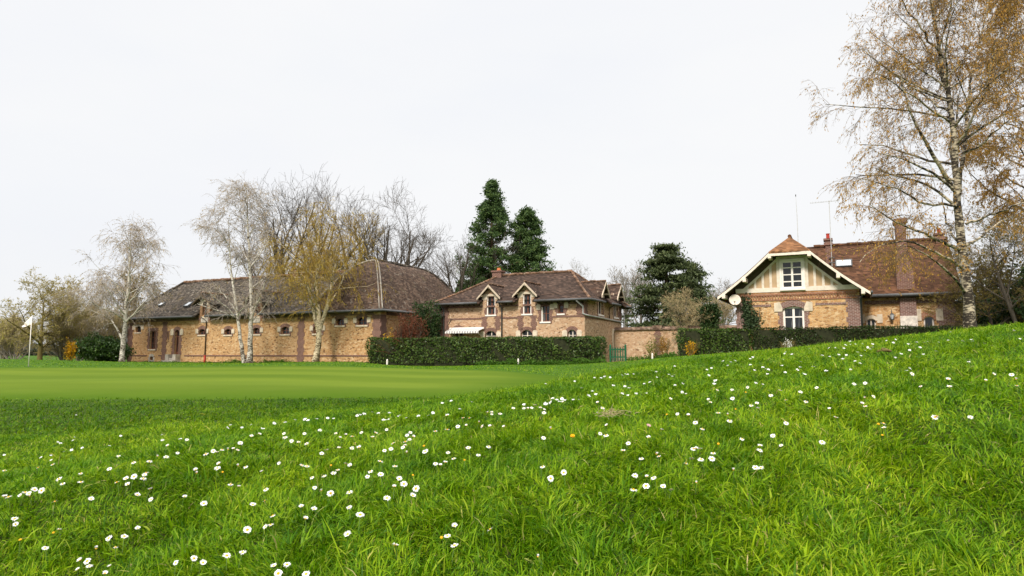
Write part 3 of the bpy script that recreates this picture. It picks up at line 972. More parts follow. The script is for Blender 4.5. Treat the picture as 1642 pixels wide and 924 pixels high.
hipcurve(hs, (o_, -o_, zeM), (xrr, ym, zrm), fl2, .1, 'ridge', ro, 2)
hipcurve(hs, (o_, HD + o_, zeM), (xrr, ym, zrm), fl2, .1, 'ridge', ro, 3)
dx0 = [((h[0] + h[1]) / 2, h) for k, h in hw_ if k == 'd']
cuts = [HX - .6] + sum([[c_ - .85, c_ + .85] for c_, h in dx0], []) + [.66]
for a, c_ in zip(cuts[::2], cuts[1::2]):
    gt = MB(); gt.tube([(a, -.66, zeM - .05), (c_, -.66, zeM - .05)], .085, 7); gt.build('gutter', M['zinc'], hs.e, smooth=True)
scut = [-.66] + sum([[(h[0] + h[1]) / 2 - .85, (h[0] + h[1]) / 2 + .85] for h in ws], []) + [HD + .6]
for a, c_ in zip(scut[::2], scut[1::2]):
    gt = MB(); gt.tube([(.66, a, zeM - .05), (.66, c_, zeM - .05)], .085, 7); gt.build('gutter', M['zinc'], hs.e, smooth=True)
rt = MB()
x = HX - .3
while x < .4:
    if not any(abs(x - c_) < .9 for c_, h in dx0):
        rt = MB(); rt.box(x - .045, x + .045, zeM - .22, zeM - .11, -.55, -.003); rt.build('rafter_end', M['soffit'], hs.e)
    x += .45
for (c_, h), (vap, vev) in zip(dx0, ((455.5, 468), (451.5, 464))):
    uu = 787 if vap > 455 else 845
    za_ = hs.fac(uu, vap, -.5)[1]; ze_ = hs.fac(uu, vev + 3, -.3)[1]
    dormer(hs, TF, c_, 1.30, zeM - .4, ze_, za_, 3.6, h, 'roof_mid', 'rubble_pink', 'aged_wood', .30)
    window(hs, TF, *h, jamb=.2, band=0, mat='brick', sill='white', glass='glass_curtain', cols=2, rows=1, fw=.085, name='dormer_window', **{'frame': 'brown_wood'})
    lin = MB(TF); lin.box(h[0] + .002, h[0] + .085, h[2], h[3], .03, .138); lin.box(h[1] - .085, h[1] - .002, h[2], h[3], .03, .138); lin.build('window_lining', M['white'], hs.e)
    for sg, sx in ((-1, h[0]), (1, h[1])):
        jb = MB(TF)
        z = hs.fac(uu, 529)[1]; k = 0
        while z < h[2] - .14:
            zt = min(z + .28, h[2] - .135); e_ = .08 if k % 2 else 0
            c0 = sx + sg * .19; jb.box(c0 - .17 - e_, c0 + .17 + e_, z, zt, -.03, .02); z = zt; k += 1
        if jb.v: jb.build('brick_strip', M['brick'], hs.e)
for kind, h in hw_:
    if kind == 't':
        window(hs, TF, *h, arch=.12, jamb=.26, band=.2, corb=.34, glass='glass_curtain', cols=2, rows=2, fw=.07, **fw_)
        lin = MB(TF); lin.box(h[0] + .002, h[0] + .09, h[2], h[3] - .13, .03, .138); lin.build('window_lining', M['white'], hs.e)
    elif kind == 's':
        window(hs, TF, *h, arch=.06, jamb=.24, band=.2, corb=.34, glass='glass_dark', cols=1, rows=2, fw=.08, frame='brown_wood', sill='white')
    elif kind == 'l':
        window(hs, TF, *h, arch=.26, jamb=.12, band=.24, corb=.38, glass='glass_dark', cols=2, rows=3, fw=.06, frame='cream_wood', sill='white')
    elif kind == 'aw':
        window(hs, TF, *h, arch=.2, jamb=.12, band=.24, corb=.36, glass='glass_dark', cols=2, rows=2, fw=.06, frame='cream_wood', sill='white')
zsc = hs.fac(820, 511)[1]
for a, c_ in ((HX + .6, dx0[0][0] - .75), (dx0[0][0] + .75, dx0[1][0] - .75), (hs.fac(886, 511)[0], -.01)):
    course(hs, TF, a, c_, zsc, .12, 'brick')
quoins(hs, TF, HX + .3, -.6, zeM - .1, .55, 'brick'); 
for a in (-.30,):
    quoins(hs, TF, a, zsc + .15, zeM - .1, .5, 'brick')
quoins(hs, TR, .29, zsc + .15, zeM - .1, .5, 'brick', seed=1); quoins(hs, TR, HD - .28, zsc + .15, zeM - .1, .5, 'brick')
course(hs, TF, HX, -.01, zeM - .34, .12, 'brick', .03, 'cornice')
# side dormers
for h, (u, vap) in zip(ws, ((970, 449.5), (992, 455))):
    c_ = (h[0] + h[1]) / 2
    za_ = hs.side(u, vap, .5)[1] - .02; ze_ = za_ - .78
    dormer(hs, TR, c_, 1.30, zeM - .4, ze_, za_, 3.6, h, 'roof_mid', 'rubble_pink', 'aged_wood', .30)
    window(hs, TR, *h, jamb=.18, band=0, mat='brick', sill='white', glass='glass_curtain', cols=2, rows=1, fw=.08, frame='cream_wood', name='dormer_window')
for u, va, vb in ((712.5, 490, 548), (805.5, 489, 548)):
    x = hs.fac(u, 510)[0]; pipe(hs, [(x, -.62, zeM - .1), (x, -.1, zeM - .45), (x, -.1, -.3)])
x = -.08; z1 = hs.fac(936, 505)[1]
pipe(hs, [(x - .3, -.64, zeM - .1), (x, -.1, zeM - .5), (x, -.1, z1 + .1), (.10, -.08, z1), (.10, HD, z1 - .15)], .06, 'zinc_light')
pipe(hs, [(.64, HD + .4, zeM - .08), (.2, HD + .1, zeM - .55), (.08, HD + .05, -.2)], .055, 'zinc_light')
yp = hs.side(975, 490)[0]; pipe(hs, [(.62, yp, zeM - .1), (.1, yp, zeM - .3), (.1, yp, z1)], .045)
course(hs, TR, .02, HD, z1 - .2, .1, 'brick', .04)
xc, zc0 = hs.fac(799, 436, ym)
ch = MB(); ch.box(xc - .4, xc + .4, zrm - .6, zc0 - .05, ym - .3, ym + .3); ch.box(xc - .48, xc + .48, zc0 - .048, zc0 + .08, ym - .38, ym + .38)
co_ = ch.build('chimney', M['brick'], hs.e)
pt = MB(); pt.tube([(xc + .05, ym, zc0 + .081), (xc + .05, ym, zc0 + .30)], [.17, .14], 10); pt.build('chimney_pot', M['terracotta'], co_)
# narrow side doorway near the garden wall
a = hs.side(983.5, 556); c_ = hs.side(988, 534.5)
sdr = MB(TR); sdr.box(a[0], c_[0], -.5, c_[1], -.02, .01); so = sdr.build('side_door', M['glass_dark'], hs.e)
lt = MB(TR); lt.box(a[0] - .3, a[0] - .003, -.5, c_[1] + .1, -.06, .01); lt.box(a[0] - .3, c_[0] + .3, c_[1] + .102, c_[1] + .32, -.07, .01); lt.box(c_[0] + .003, c_[0] + .2, c_[1] - .2, c_[1] + .1, -.06, .01)
lt.build('surround', M['stone'], so)

# striped awning over the lower window (fixed cassette and valance)
a0, z_ = hs.fac(717.5, 531, -.5); a1, _z = hs.fac(771.5, 529, -.5); zt = hs.fac(744, 527.3, -.1)[1]
aw = empty('awning', hs.e.matrix_world @ Vector((0, 0, 0)), 0, 'grey and white striped awning half rolled out over a ground floor window', 'awning')
SC.view_layers[0].update()
aw.location = hs.c; aw.rotation_euler = (0, 0, ROT)
cv = MB(); zf = hs.fac(744, 531.0, -.85)[1]
n = 26
for i in range(n):
    x0 = a0 + (a1 - a0) * i / n; x1 = a0 + (a1 - a0) * (i + 1) / n
    cv.quad((x0, -.1, zt), (x1, -.1, zt), (x1, -.85, zf), (x0, -.85, zf))
    xm = (x0 + x1) / 2
    cv.add([(x0, -.85, zf), (x1, -.85, zf), (x1, -.86, zf - .12), (xm, -.865, zf - .19), (x0, -.86, zf - .12)], [(0, 1, 2, 3, 4)])
m = NM('striped_canvas')
s = m.n('ShaderNodeSeparateXYZ', {0: m.co()})
fr = m.math('FRACT', m.math('MULTIPLY', m.math('SUBTRACT', s.outputs[0], a0), n / 2 / (a1 - a0)))
M['canvas'] = m.done(m.ramp(fr, [(0, (.78, .76, .72)), (.5, (.36, .34, .33))], 'CONSTANT'), .9)
cv.build('canvas', M['canvas'], aw)
cs = MB(); cs.box(a0 - .03, a1 + .03, zt - .06, zt + .1, -.16, -.102)
cs.build('cassette', M['white'], aw)
for x in (a0 + .25, a1 - .25):
    br = MB(); br.tube([(x, -.04, zt - .55), (x, -.80, zf - .04)], .02, 5); br.build('arm', M['white'], aw)

# ================= gabled house on the right
gp_ = UN(1184.5, 569, 40.0)
gh = Bld('gabled_house', 'stone house with half timbered cream gable, white windows and red brown roof behind hedge', 'house', (gp_.x, gp_.y, gz(gp_.x, gp_.y)))
GW = gh.fac(1379.5, 500)[0]
TF = gh.front()
zb1 = (gh.fac(1182, 471.5)[1] + gh.fac(1372, 464.5)[1]) / 2       # beam top... bottom edge of the timber gable
lw = hp(gh, 1256.5, 1289, 491, 536); up_ = hp(gh, 1254, 1287, 417.5, 463.5)
mb = MB(); wall(gh, TF, 0, GW, -.8, zb1 + .02, [lw], mb)
wall(gh, gh.left(0), 0, 11, -.8, zb1 + .4, [], mb); wall(gh, gh.right(GW), 0, 2.98, -.8, zb1 + .4, [], mb); wall(gh, gh.rear(11), 0, GW, -.8, zb1 + .4, [], mb)
mb.build('wall', M['rubble_warm'], gh.e)
window(gh, TF, *lw, arch=.14, jamb=.26, band=.34, mat='brick_dark', sill='white', corb=None, frame='white', glass='glass_curtain', cols=2, rows=2, fw=.11, transom=(.62,))
for sg, sx in ((-1, lw[0]), (1, lw[1])):
    cb = MB(TF); z = lw[3] - .14
    x0, x1 = (sx - .40, sx - .02) if sg < 0 else (sx + .02, sx + .40)
    if sg < 0: cb.prism([(x0 - .05, z - .14), (x1, z - .14), (x1 + .02, z + .05), (x1 - .12, z + .40), (x0 - .05, z + .36)], -.06, -.031)
    else: cb.prism([(x0, z - .14), (x1 + .05, z - .14), (x1 + .05, z + .36), (x0 + .12, z + .40), (x0 - .02, z + .05)], -.06, -.031)
    cb.build('corbel', M['stone'], gh.e)
quoins(gh, TF, .28, -.6, zb1 - .5, .56, 'brick_dark'); quoins(gh, TF, GW - .30, -.6, zb1 - .32, .62, 'brick_dark')
quoins(gh, gh.left(0), .28, -.6, zb1 - .1, .5, 'brick_dark', seed=1)
zsc = gh.fac(1330, 487.5)[1]
course(gh, TF, .6, lw[0] - .6, zsc - .05, .12, 'brick_dark'); course(gh, TF, lw[1] + .6, GW - .65, zsc - .05, .12, 'brick_dark')
db = MB(TF); zt = zb1 - .05
db.box(.1, GW - .1, zt - .12, zt, -.09, .0); db.box(.1, GW - .1, zt - .42, zt - .34, -.05, .0)
x = .15
while x < GW - .2:
    db.box(x, x + .06, zt - .335, zt - .125, -.07, -.001); db.prism([(x + .06, zt - .125), (x + .15, zt - .125), (x + .15, zt - .2)], -.06, -.001); x += .15
db.build('dentil_course', M['brick_red'], gh.e)
# roof
ov = .95
xa = GW / 2
zeG = gh.fac(1153, 475, -ov)[1]; xeL = gh.fac(1153, 475, -ov)[0]
xeR = gh.fac(1396, 468, -ov)[0]
xc1, zc1 = gh.fac(1233.5, 403, -ov); xc2, zc2 = gh.fac(1297, 400, -ov); zcl = (zc1 + zc2) / 2
xa = (xc1 + xc2) / 2
yap, zap = gh.side(1265, 378, xa)
print('gable', GW, zb1, 'eave', xeL, xeR, zeG, 'clip', xc1, xc2, zcl, 'apex', yap, zap)
slope = (zap - zcl) / ((xc2 - xc1) / 2)
zap = zap if .6 < slope < 1.6 else zcl + .95 * (xc2 - xc1) / 2
half = max(abs(xeL - xa), abs(xeR - xa))
xeL, xeR = xa - half, xa + half
slope2 = (zcl - zeG) / (half - (xc2 - xc1) / 2)
print('slopes', slope, slope2, 'yap', yap)
def rz_(x):
    """roof height over distance from the ridge, flared at the eaves"""
    d = abs(x - xa); hc = (xc2 - xc1) / 2
    if d < hc: return zap - (zap - zcl) * d / hc
    t = (d - hc) / (half - hc)
    return zcl + (zeG - zcl) * (1.16 * t - .16 * t * t)
yap = max(yap, .1)
rf = MB()
for sg in (-1, 1):
    n = 12
    hc = (xc2 - xc1) / 2
    xs_ = [xa + sg * (hc + (half - hc) * i / n) for i in range(n + 1)]
    P0 = [Vector((x, -ov, rz_(x))) for x in xs_]; P1 = [Vector((x, 11.4, rz_(x))) for x in xs_]
    for i in range(n):
        rf.patch(P0[i + 1], P1[i + 1], P1[i], P0[i], .13, 20, 1, .006, 3)
    rf.patch((xs_[0], -ov, zcl), (xs_[0], 11.4, zcl), (xa, 11.4, zap), (xa, yap, zap), .13, 20, 4, .01, 3)
ro = rf.build('roof', M['roof_right'], gh.e)
hr = MB(); hr.patch((xa - hc - .03, -ov - .06, zcl - .02), (xa + hc + .03, -ov - .06, zcl - .02), (xa, yap, zap + .01), (xa - .01, yap, zap + .01), .12, 8, 8, .008, 4)
hr.build('half_hip', M['roof_peak'], ro)
ridge_line(gh, (xa, yap, zap + .03), (xa, 11.3, zap + .03), .11, 2, ro, 'roof_right')
vb_ = MB()
for sg in (-1, 1):
    xs_ = [xa + sg * (hc + (half - hc) * i / 12) for i in range(13)]
    for i in range(12):
        z0, z1 = rz_(xs_[i]), rz_(xs_[i + 1])
        vb_.prism([(xs_[i], z0 - .05), (xs_[i], z0 - .21), (xs_[i + 1], z1 - .21), (xs_[i + 1], z1 - .05)], -ov - .05, -ov + .02)
vb_.box(xa - hc, xa + hc, zcl - .27, zcl - .10, -ov - .06, -ov + .03)
vb_.build('bargeboard', M['cream_wood'], gh.e)
for sg in (-1, 1):
    for t in (0.0, .48, .88):
        x = xa + sg * (hc + (half - hc) * t)
        pb = MB(); zz_ = rz_(x) - .30
        pb.box(x - .09, x + .09, zz_ - .10, zz_ + .13, -ov - .10, -.01); pb.build('purlin_end', M['cream_wood'], gh.e)
# gable face
gf = MB(TF)
zz0 = zb1 + .021
pts = [(.02, zz0), (GW - .02, zz0)]
top = []
for x in np.linspace(GW - .1, .1, 24):
    top.append((x, min(rz_(x) - .56, zcl - .10)))
gf.prism(pts + [t for t in top if t[1] > zz0 + .02], .03, .25)
gf.build('gable_panel', M['cream'], gh.e)
gb = MB(TF)
for x0, x1 in zip(np.linspace(-.05, GW + .05, 25)[:-1], np.linspace(-.05, GW + .05, 25)[1:]):
    h0, h1 = rz_(x0) - .14, rz_(x1) - .14
    l0, l1 = max(zz0 + .02, min(h0 - .42, zcl - .11)), max(zz0 + .02, min(h1 - .42, zcl - .11))
    if h0 > l0 and h1 > l1: gb.prism([(x0, l0 + .001), (x1, l1 + .001), (x1, h1), (x0, h0)], .02, .24)
gb.build('soffit_shadow_panel', M['soffit'], gh.e)  # dark filler standing for the soffit underside and the shadow beneath it
us = MB()
for sg in (-1, 1):
    xs_ = [xa + sg * (hc + (half - .1 - hc) * i / 12) for i in range(13)]
    for i in range(12):
        us.quad((xs_[i], -ov + .03, rz_(xs_[i]) - .155), (xs_[i + 1], -ov + .03, rz_(xs_[i + 1]) - .155), (xs_[i + 1], .0, rz_(xs_[i + 1]) - .155), (xs_[i], .0, rz_(xs_[i]) - .155))
us.quad((xa - hc, -ov + .03, zcl - .14), (xa + hc, -ov + .03, zcl - .14), (xa + hc, .0, zcl - .14), (xa - hc, .0, zcl - .14))
us.build('soffit', M['soffit'], gh.e)
tb = MB(TF)
tb.box(-.05, GW + .05, zz0 + .005, zz0 + .26, -.05, .029)
# raking timbers parallel to the roof, verticals and window posts
zr_ = lambda x: rz_(x) - .55
xlo = xa - half * .74; xhi = xa + half * .74
for sg in (-1, 1):
    xs_ = [x for x in np.linspace(xa + sg * .75, xa + sg * (GW / 2 + .1), 9)]
    for p, q_ in zip(xs_, xs_[1:]):
        zp, zq = max(zr_(p), zz0 + .2), max(zr_(q_), zz0 + .2)
        if zp > zz0 + .25:
            tb.prism([(p, zp), (p, zp - .17), (q_, max(zq - .17, zz0 + .1)), (q_, zq)], -.045, .029)
    for k in range(1, 6):
        x = (up_[0] if sg < 0 else up_[1]) + sg * (.16 + .43 * k)
        zt_ = zr_(x) - .1
        if zt_ > zz0 + .28 and .1 < x < GW - .1:
            tb.box(x - .065, x + .065, zz0 + .262, zt_, -.04, .029)
    x = (up_[0] if sg < 0 else up_[1]) + sg * .16
    tb.box(x - .10, x + .10, zz0 + .262, min(zr_(x), up_[3] + .3), -.06, .029)
tb.box(up_[0] - .25, up_[1] + .25, up_[3] + .12, up_[3] + .28, -.062, .029)
tb.build('timber_frame', M['cream_wood'], gh.e)
window(gh, gh.front(-.12), *up_, jamb=0, band=0, mat=None, sill='white', frame='white', glass='glass', cols=2, rows=4, fw=.10, name='gable_window', din=.02)
cs = MB(gh.front(-.12)); cs.box(up_[0] - .07, up_[1] + .07, up_[3] + .003, up_[3] + .1, -.02, .14); cs.box(up_[0] - .09, up_[0] - .003, up_[2], up_[3], -.02, .14); cs.box(up_[1] + .003, up_[1] + .09, up_[2], up_[3], -.02, .14)
cs.build('window_casing', M['white'], gh.e)
pipe(gh, [(GW + .35, -.2, zeG + .1), (GW + .05, -.05, zb1 - .5), (GW + .06, -.07, -.5)], .055)
gu = MB(); gu.tube([(xeL - .05, -ov, zeG - .06), (xeL - .05, 11, zeG - .06)], .085, 7); gu.build('gutter', M['zinc'], gh.e, smooth=True); gu = MB(); gu.tube([(xeR + .05, -ov, zeG - .06), (xeR + .05, 2.3, zeG - .06)], .085, 7); gu.build('gutter', M['zinc'], gh.e, smooth=True)
# wing
YW = 3.0
wx1 = gh.fac(1529, 500, YW)[0]
zeW = (gh.fac(1400, 474, YW - .5)[1] + gh.fac(1535, 468, YW - .5)[1]) / 2
yr = YW + 4.2
zrW = (gh.fac(1345, 391.5, yr)[1] + gh.fac(1515, 385.5, yr)[1]) / 2
xrW = gh.fac(1519, 385, yr)[0]
TW = gh.front(YW)
w2 = hp(gh, 1481.5, 1497.5, 507, 522, YW); w3 = hp(gh, 1389.5, 1404.5, 511, 524, YW)
w2 = (w2[0], w2[1], w2[2] - .5, w2[3]); w3 = (w3[0], w3[1], w3[2] - .5, w3[3])
mb = MB(); wall(gh, TW, GW, wx1, -.8, zeW + .1, [w2, w3], mb); wall(gh, gh.right(wx1), YW, YW + 8.4, -.8, zeW + .1, [], mb)
wall(gh, gh.rear(YW + 8.4), GW + .1, wx1, -.8, zeW + .1, [], mb)
mb.build('wing_wall', M['rubble_warm'], gh.e)
window(gh, TW, *w2, arch=.22, jamb=.0, band=.3, mat='brick_red', sill='white', corb=None, frame='white', glass='glass_dark', cols=1, rows=1, fw=.08)
window(gh, TW, *w3, arch=.14, jamb=.0, band=.2, mat='stone', sill='white', corb=None, frame='cream_wood', glass='glass_dark', cols=2, rows=1, fw=.07)
for h in (w2, w3):
    for sg, sx in ((-1, h[0]), (1, h[1])):
        cb = MB(TW); x0 = sx + (-.44 if sg < 0 else .10) if h is w2 else sx + (-.34 if sg < 0 else .06)
        wd = .34 if h is w2 else .28
        cb.box(x0, x0 + wd, h[3] - .25, h[3] + (.42 if h is w2 else .25), -.05, .0); cb.build('corbel', M['stone'], gh.e)
rf = MB()
rf.patch((xa + .5, YW - .5, zeW), (wx1 + .45, YW - .5, zeW), (xrW, yr, zrW), (xa + .5, yr, zrW), .14, 36, 14, .03, 6)
rf.patch((wx1 + .45, YW + 8.9, zeW), (xa + .5, YW + 8.9, zeW), (xa + .5, yr, zrW), (xrW, yr, zrW), .14, 20, 10, .03, 7)
rf.patch((wx1 + .45, YW - .5, zeW), (wx1 + .45, YW + 8.9, zeW), (xrW, yr, zrW), (xrW, yr - .01, zrW), .14, 16, 10, .03, 8)
wo = rf.build('wing_roof', M['roof_right'], gh.e, smooth=True)
ridge_line(gh, (xa + 1, yr, zrW + .03), (xrW, yr, zrW + .03), .11, 3, wo, 'roof_right')
gu = MB(); gu.tube([(GW + .3, YW - .58, zeW - .05), (wx1 + .5, YW - .58, zeW - .05)], .1, 7); gu.build('wing_gutter', M['zinc'], gh.e, smooth=True)
sf = MB(gh.front(YW)); sf.box(GW + .3, wx1 + .3, zeW - .16, zeW - .14, -.5, -.005); sf.build('soffit', M['soffit'], gh.e)
quoins(gh, TW, wx1 - .36, -.6, zeW - .2, .74, 'brick_dark'); course(gh, TW, GW + .3, wx1 - .8, zeW - .5, .2, 'brick_dark')
# chimney breast on the wing front and its stack through the roof
b0 = gh.fac(1443, 490, YW - .25)[0]; b1 = gh.fac(1469.5, 490, YW - .25)[0]
br = MB(gh.front(YW)); br.box(b0, b1, -.8, zeW - .18, -.25, -.003)
bo = br.build('chimney_breast', M['brick_dark'], gh.e)
pa = MB(gh.front(YW)); pa.box(b0 - .02, b1 + .02, -.8, gh.fac(1455, 506.5, YW - .27)[1], -.275, -.251); pa.build('painted_patch', plain('flaking_white_paint', (.66, .58, .50), .8, .3, 6), bo)
c0 = gh.fac(1438.5, 463, YW + .1)[0]; c1 = gh.fac(1466.5, 463, YW + .1)[0]; zs1 = gh.fac(1450, 411, YW + .3)[1]; zs2 = gh.fac(1444, 352, YW + .3)[1]
d0 = gh.fac(1436.5, 380, YW + .3)[0]; d1 = gh.fac(1452.5, 380, YW + .3)[0]
st_ = MB(gh.front(YW)); st_.box(c0, c1, zeW - .1, zs1 - .15, -.1, 1.9)
st_.prism([(c0, zs1 - .149), (c1, zs1 - .149), (d1, zs1 + .25), (d0, zs1 + .25)], -.08, 1.5)
st_.box(d0, d1, zs1 + .251, zs2 - .25, -.05, 1.0); st_.box(d0 - .08, d1 + .08, zs2 - .249, zs2, -.13, 1.08)
st_.build('chimney_stack', M['brick'], gh.e)
def chim(u0, u1, v0, v1, yl, mat, pot='red_paint', potr=.11):
    a = gh.fac(u0, v0, yl); c_ = gh.fac(u1, v1, yl)
    cm = MB(gh.front(yl)); x0, x1, zt_, zb2 = a[0], c_[0], a[1], c_[1]
    cm.box(x0 + .08, x1 - .08, zb2 - 1.2, zt_ - .42, .0, .62); cm.box(x0, x1, zt_ - .419, zt_ - .25, -.07, .69); cm.box(x0 + .06, x1 - .06, zt_ - .249, zt_ - .12, .0, .6); cm.box(x0 - .01, x1 + .01, zt_ - .119, zt_, -.08, .70)
    k = cm.build('chimney', M[mat], gh.e)
    p = MB(); xm = (x0 + x1) / 2; p.tube([(xm, yl + .3, zt_), (xm, yl + .3, zt_ + .28), (xm, yl + .3, zt_ + .34)], [potr, potr * .9, potr * 1.1], 10); p.build('chimney_pot', M[pot], k)
chim(1320.5, 1336, 383, 412, 3.6, 'brick'); chim(1497.5, 1517.5, 374, 408, yr - .3, 'brick')
skylight(gh, 1353, 423.5, .95, .8, (GW, YW - .5, zeW), (wx1, YW - .5, zeW), (wx1, yr, zrW))
# low shed against the far end
s0 = gh.fac(1531, 500, YW + 1)[0]; s1 = gh.fac(1556, 500, YW + 1)[0]; zt_ = gh.fac(1540, 487, YW + 1)[1]
shd = MB(gh.front(YW + 1)); shd.box(wx1 + .02, s1, -.8, zt_, 0, 3); so = shd.build('lean_to', plain('weathered_render', (.30, .24, .13), .9, .35, 1.5), gh.e)
sr = MB(gh.front(YW + 1)); sr.box(wx1 + .02, s1 + .2, zt_ + .002, zt_ + .14, -.3, 3.2); sr.build('lean_to_roof', M['zinc'], so)
# ---------------------------------------------------------------- growing plants
def unit(a):
    return a / (np.linalg.norm(a, axis=-1, keepdims=True) + 1e-9)
def runners(start, d, length, K, trop, wob, R):
    """polylines that start somewhere and bend with gravity and chance"""
    P = np.empty((len(start), K, 3)); P[:, 0] = start
    d = unit(np.asarray(d, float)); seg = (np.asarray(length) / (K - 1))[:, None]
    for k in range(1, K):
        d = unit(d + np.array([0, 0, 1.0]) * np.asarray(trop).reshape(-1, 1) + wob * R.normal(size=d.shape))
        P[:, k] = P[:, k - 1] + d * seg
    return P
def sprout(P, rad, n, t0, t1, ang, asd, R, bias=None, tpow=1.0):
    """n side shoots per parent: returns start, direction, t, parent radius and parent index"""
    N, K, _ = P.shape
    idx = np.repeat(np.arange(N), n)
    t = t0 + (t1 - t0) * R.uniform(size=len(idx)) ** tpow
    f = t * (K - 1); k = np.minimum(f.astype(int), K - 2); fr = (f - k)[:, None]
    a, b = P[idx, k], P[idx, k + 1]
    tan = unit(b - a)
    rnd = unit(R.normal(size=tan.shape))
    perp = unit(np.cross(tan, rnd))
    if bias is not None:
        perp = unit(perp + bias)
    an = np.radians(R.normal(ang, asd, size=len(idx)))[:, None]
    r = rad[idx, k] * (1 - fr[:, 0]) + rad[idx, k + 1] * fr[:, 0]
    return a * (1 - fr) + b * fr, tan * np.cos(an) + perp * np.sin(an), t, r, idx
def taper(r0, K, end=.25, p=1.0):
    r0 = np.asarray(r0, float)
    return r0[:, None] * (1 - (1 - end) * np.linspace(0, 1, K)[None] ** p)
def tubes(P, rad, n=3):
    N, K, _ = P.shape
    tan = np.empty_like(P); tan[:, 1:-1] = P[:, 2:] - P[:, :-2]; tan[:, 0] = P[:, 1] - P[:, 0]; tan[:, -1] = P[:, -1] - P[:, -2]
    tan = unit(tan)
    ref = np.where(np.abs(tan[..., 2:3]) < .9, np.array([0, 0, 1.0]), np.array([1.0, 0, 0]))
    x = unit(np.cross(tan, ref)); y = np.cross(tan, x)
    ang = np.arange(n) * 2 * np.pi / n
    V = P[:, :, None] + (x[:, :, None] * np.cos(ang)[:, None] + y[:, :, None] * np.sin(ang)[:, None]) * rad[:, :, None, None]
    base = (np.arange(N) * K * n)[:, None, None]; kk = (np.arange(K - 1) * n)[None, :, None]; jj = np.arange(n)[None, None]
    a = base + kk + jj; b = base + kk + (jj + 1) % n
    return V.reshape(-1, 3), np.stack([a, b, b + n, a + n], -1).reshape(-1, 4)
def join(parts):
    vs_, qs, off = [], [], 0
    for v_, q_ in parts:
        vs_.append(v_); qs.append(q_ + off); off += len(v_)
    return np.concatenate(vs_), np.concatenate(qs)
def leaves(C, size, R, dirs=None, flat=0.0, asp=1.6):
    """little quads around centres; dirs = long axis"""
    N = len(C)
    u = unit(R.normal(size=(N, 3)) + (0 if dirs is None else dirs * 3))
    nrm = R.normal(size=(N, 3)); nrm[:, 2] += flat * 3
    w_ = unit(np.cross(u, nrm))
    s = (np.asarray(size) * R.uniform(.6, 1.35, size=N))[:, None]
    u = u * s * asp / 2; w_ = w_ * s / 2
    V = np.stack([C - u, C + w_ * .9 - u * .1, C + u, C - w_ * .9 - u * .1], 1)
    return V.reshape(-1, 3), np.arange(N * 4).reshape(N, 4)
def along(P, n, R, t0=.1, jit=.0):
    """random points along polylines"""
    N, K, _ = P.shape
    i = R.integers(0, N, n); t = (t0 + (1 - t0) * R.uniform(size=n)) * (K - 1)
    k = np.minimum(t.astype(int), K - 2); fr = (t - k)[:, None]
    return P[i, k] * (1 - fr) + P[i, k + 1] * fr + R.normal(size=(n, 3)) * jit, unit(P[i, k + 1] - P[i, k])
def resample(pts, K):
    pts = np.asarray(pts, float)
    s = np.concatenate([[0], np.cumsum(np.linalg.norm(np.diff(pts, axis=0), axis=1))])
    # smooth through the points
    t = np.linspace(0, s[-1], K)
    res = np.stack([np.interp(t, s, pts[:, i]) for i in range(3)], -1)
    for _ in range(2):
        res[1:-1] = .25 * res[:-2] + .5 * res[1:-1] + .25 * res[2:]
    return res
def link_tree(name, base, label, cat, group, wood, twigs, foliage, mats):
    """wood/twigs/foliage: (verts, quads) in world space -> one thing with trunk and crown"""
    e_ = empty(name, base, 0, label, cat, group)
    b = np.array(base)
    if wood:
        v_, q_ = join(wood)
        obj('trunk', fast_mesh('trunk', v_ - b, q_, smooth=True), mats[0], e_)
    if twigs or foliage:
        v_, q_ = join(twigs + foliage)
        me_ = fast_mesh('crown', v_ - b, q_)
        o = obj('crown', me_, mats[1], e_)
        if foliage and twigs and len(mats) > 2:
            me_.materials.append(mats[2])
            nt_ = sum(len(x[1]) for x in twigs)
            mi = np.zeros(len(q_), np.int32); mi[nt_:] = 1
            me_.polygons.foreach_set('material_index', mi)
    return e_

M['birch_bark'] = birch_bark('white_birch_bark', (.62, .57, .49), (.085, .065, .045), .45)
M['birch_bark_gold'] = birch_bark('golden_birch_bark', (.60, .50, .33), (.11, .08, .04), .5)
M['birch_near'] = birch_bark('mature_birch_bark', (.50, .42, .30), (.035, .027, .020), 1.15)
M['bark_dark'] = bark('dark_bark', (.050, .040, .030), (.105, .085, .065))
M['bark_moss'] = bark('lichen_bark', (.10, .080, .030), (.22, .165, .055))
M['bark_grey'] = bark('grey_bark', (.13, .11, .09), (.22, .19, .155))
M['bark_conifer'] = bark('red_brown_bark', (.06, .038, .025), (.12, .08, .05))
M['twig_grey'] = leafm('grey_birch_twigs', [(.30, .245, .20), (.48, .41, .35), (.38, .31, .25)], .1, .3)
M['twig_brown'] = leafm('brown_twigs', [(.13, .085, .048), (.22, .145, .075), (.17, .11, .06)], .1, .3)
M['twig_dark'] = leafm('dark_twigs', [(.075, .06, .045), (.13, .105, .085)], .1, .3)
M['twig_gold'] = leafm('golden_twigs', [(.25, .15, .025), (.38, .245, .045), (.31, .21, .05)], .15, .3)
M['twig_pale'] = leafm('pale_twigs', [(.22, .19, .16), (.34, .30, .25)], .1, .3)
M['catkin_tan'] = leafm('tan_catkins', [(.42, .31, .15), (.52, .40, .22), (.38, .26, .10)], .3, .4)
M['catkin_orange'] = leafm('orange_brown_catkins', [(.42, .20, .035), (.54, .30, .055), (.38, .20, .045), (.46, .31, .07)], .3, .4)
M['catkin_gold'] = leafm('golden_catkins', [(.34, .23, .03), (.44, .31, .05), (.30, .24, .05)], .35, .4)
